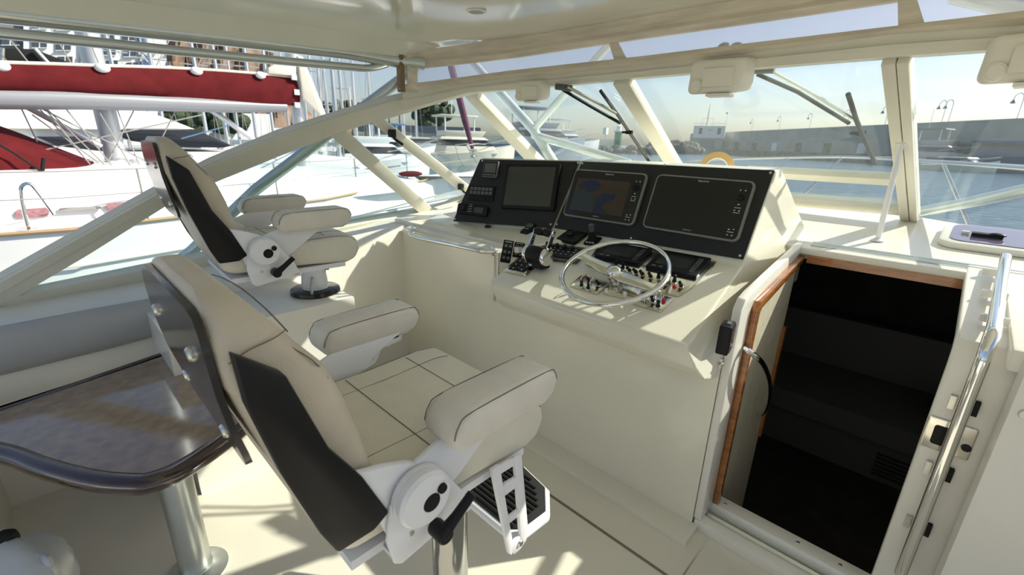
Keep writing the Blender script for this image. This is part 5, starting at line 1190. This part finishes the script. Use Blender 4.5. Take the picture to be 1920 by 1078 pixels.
b = MB(); b.lathe([(1.5, 6.4), (1.5, 6.8), (.8, 6.8), (.8, 8.2), (.0, 8.6)], 16, c); b.tube([c+V((0, 0, 8.5)), c+V((0, 0, 10.8))], .08, 6)
for k in range(8): b.tube([c+V((1.4*math.cos(k*PI/4), 1.4*math.sin(k*PI/4), 6.8)), c+V((1.4*math.cos(k*PI/4), 1.4*math.sin(k*PI/4), 8.0))], .05, 5)
obj('lantern_gallery', b, bldw, t)
c = water_at(1131, 140); t = thing('harbour_sign', 'square white notice board on a pole right of the green beacon', 'sign', c)
b = MB(); b.tube([c, c+V((0, 0, 6.5))], .12, 6); obj('pole', b, steel, t)
b = MB(); b.box(c+V((0, 0, 6.2)), (1.1, 1.1, 1.8)); obj('board', b, bldw, t)
# ---- sea wall with quay and lamps
wa_, wb_ = water_at(1288, 245), water_at(1900, 118); d = (wb_-wa_).normalized(); n_ = V((-d.y, d.x, 0))
if n_.y < 0: n_ = -n_
e0, e1 = wa_, wb_+d*60
t = thing('sea_wall', 'long grey concrete sea wall with a low quay along the harbour', 'wall', (e0+e1)/2)
b = MB(); b.prism([e0, e1, e1+n_*3, e0+n_*3], [p+V((0, 0, 8.6)) for p in (e0, e1, e1+n_*3, e0+n_*3)]); obj('wall', b, concr, t)
b = MB(); q = [e0-n_*7, e1-n_*7, e1, e0]; b.prism(q, [p+V((0, 0, 1.9)) for p in q]); obj('quay', b, rockm, t)
b = MB(); q = [e0-n_*2.6, e1-n_*2.6, e1, e0]; b.prism([p+V((0, 0, 1.9)) for p in q], [p+V((0, 0, 5.2)) for p in q]); obj('lower_terrace', b, concr, t)
for k in range(16):
    f = .02+.06*k; p = e0.lerp(e1, f)-n_*2.7; b = MB(basis(p, d, n_, V((0, 0, 1)))); b.box((0, 0, 3.2), (2.6, .4, 2.4)); obj('doorway', b, rockm if k % 3 else bldw, t)
def on_wall(px):
    r = ray(px, 250); A_m = r.x*(-d.y)-(-d.x)*r.y
    s_ = ((e0.x)*(-d.y)-(-d.x)*(e0.y))/A_m; return V((r.x*s_, r.y*s_, WZ+8.6))
for i, px in enumerate((1402, 1452, 1508, 1576, 1645, 1748, 1760, 1884)):
    p = on_wall(px)+n_*1.2; t = thing('wall_lamp', 'tall hooked street lamp standing on the sea wall', 'street lamp', p, 'street lamps along the sea wall')
    b = MB(); b.tube([p, p+V((0, 0, 3.2)), p-d*.3+V((0, 0, 4.0)), p-d*.9+V((0, 0, 4.2)), p-d*1.5+V((0, 0, 3.8)), p-d*1.6+V((0, 0, 3.2))], .07, 6, sub=2); obj('post', b, steel, t)
    b = MB(); b.lathe([(.1, .6), (.35, .1), (.35, 0), (.0, 0)], 10, p-d*1.6+V((0, 0, 2.6))); obj('lantern', b, bldg, t)
c = water_at(1322, 205); dd = (water_at(1400, 205)-c).normalized(); nn_ = V((-dd.y, dd.x, 0)); Mx = basis(c, dd, nn_, V((0, 0, 1))) @ Matrix.Scale(.86, 4)
t = thing('control_building', 'white harbour control building with stepped top and aerial in front of the sea wall', 'building', c)
b = MB(Mx); b.box((0, 0, 3.6), (12.4, 8, 7.2)); obj('lower_block', b, concr, t)
b = MB(Mx); b.box((0, 0, 9.6), (13.4, 8.6, 5.2), bev=.2); obj('upper_block', b, bldw, t)
for x in (-3.6, 4.2):
    b = MB(Mx); b.box((x, -4.3, 10), (1.4, .2, 2.6)); obj('window', b, winm, t)
for x in (0, 1.1):
    b = MB(Mx); b.box((x, -4.3, 10.5), (.4, .2, .6)); obj('window', b, winm, t)
b = MB(Mx); b.box((0, -4.1, 4.2), (6, .3, 4.0)); obj('doorway', b, bldg, t)
b = MB(Mx)
for k in range(12): b.tube([(-6.5+1.18*k, -4, 12.2), (-6.5+1.18*k, -4, 13.3)], .05, 5)
b.tube([(-6.5, -4, 13.3), (6.5, -4, 13.3)], .06, 5); obj('railing', b, steel, t)
b = MB(Mx); b.tube([(-1.4, 0, 12), (-1.4, 0, 17), (-1.4, 0, 22)], [.5, .35, .06], 8); b.tube([(-3.6, 0, 12), (-3.6, 0, 15.6), (1.0, 0, 15.6), (1.0, 0, 12)], .12, 6); obj('aerial_mast', b, offw2, t)
b = MB(Mx); b.tube([(6.3, -3, 12), (6.6, -3, 18)], .05, 5); b.box((6.2, -3, 17.7), (.8, .05, .6)); obj('flag', b, bldg, t)

t = thing('spindle_caps', 'pair of dark round wiper spindle caps peeping over the hem above the middle motor cover', 'caps', PY(1369, 90, 2.3))
for px_ in (1358, 1381):
    b = MB(); b.ball(PY(px_, 91, 2.3), .032, 14, (1, 1, .8)); obj('cap', b, blackp, t)
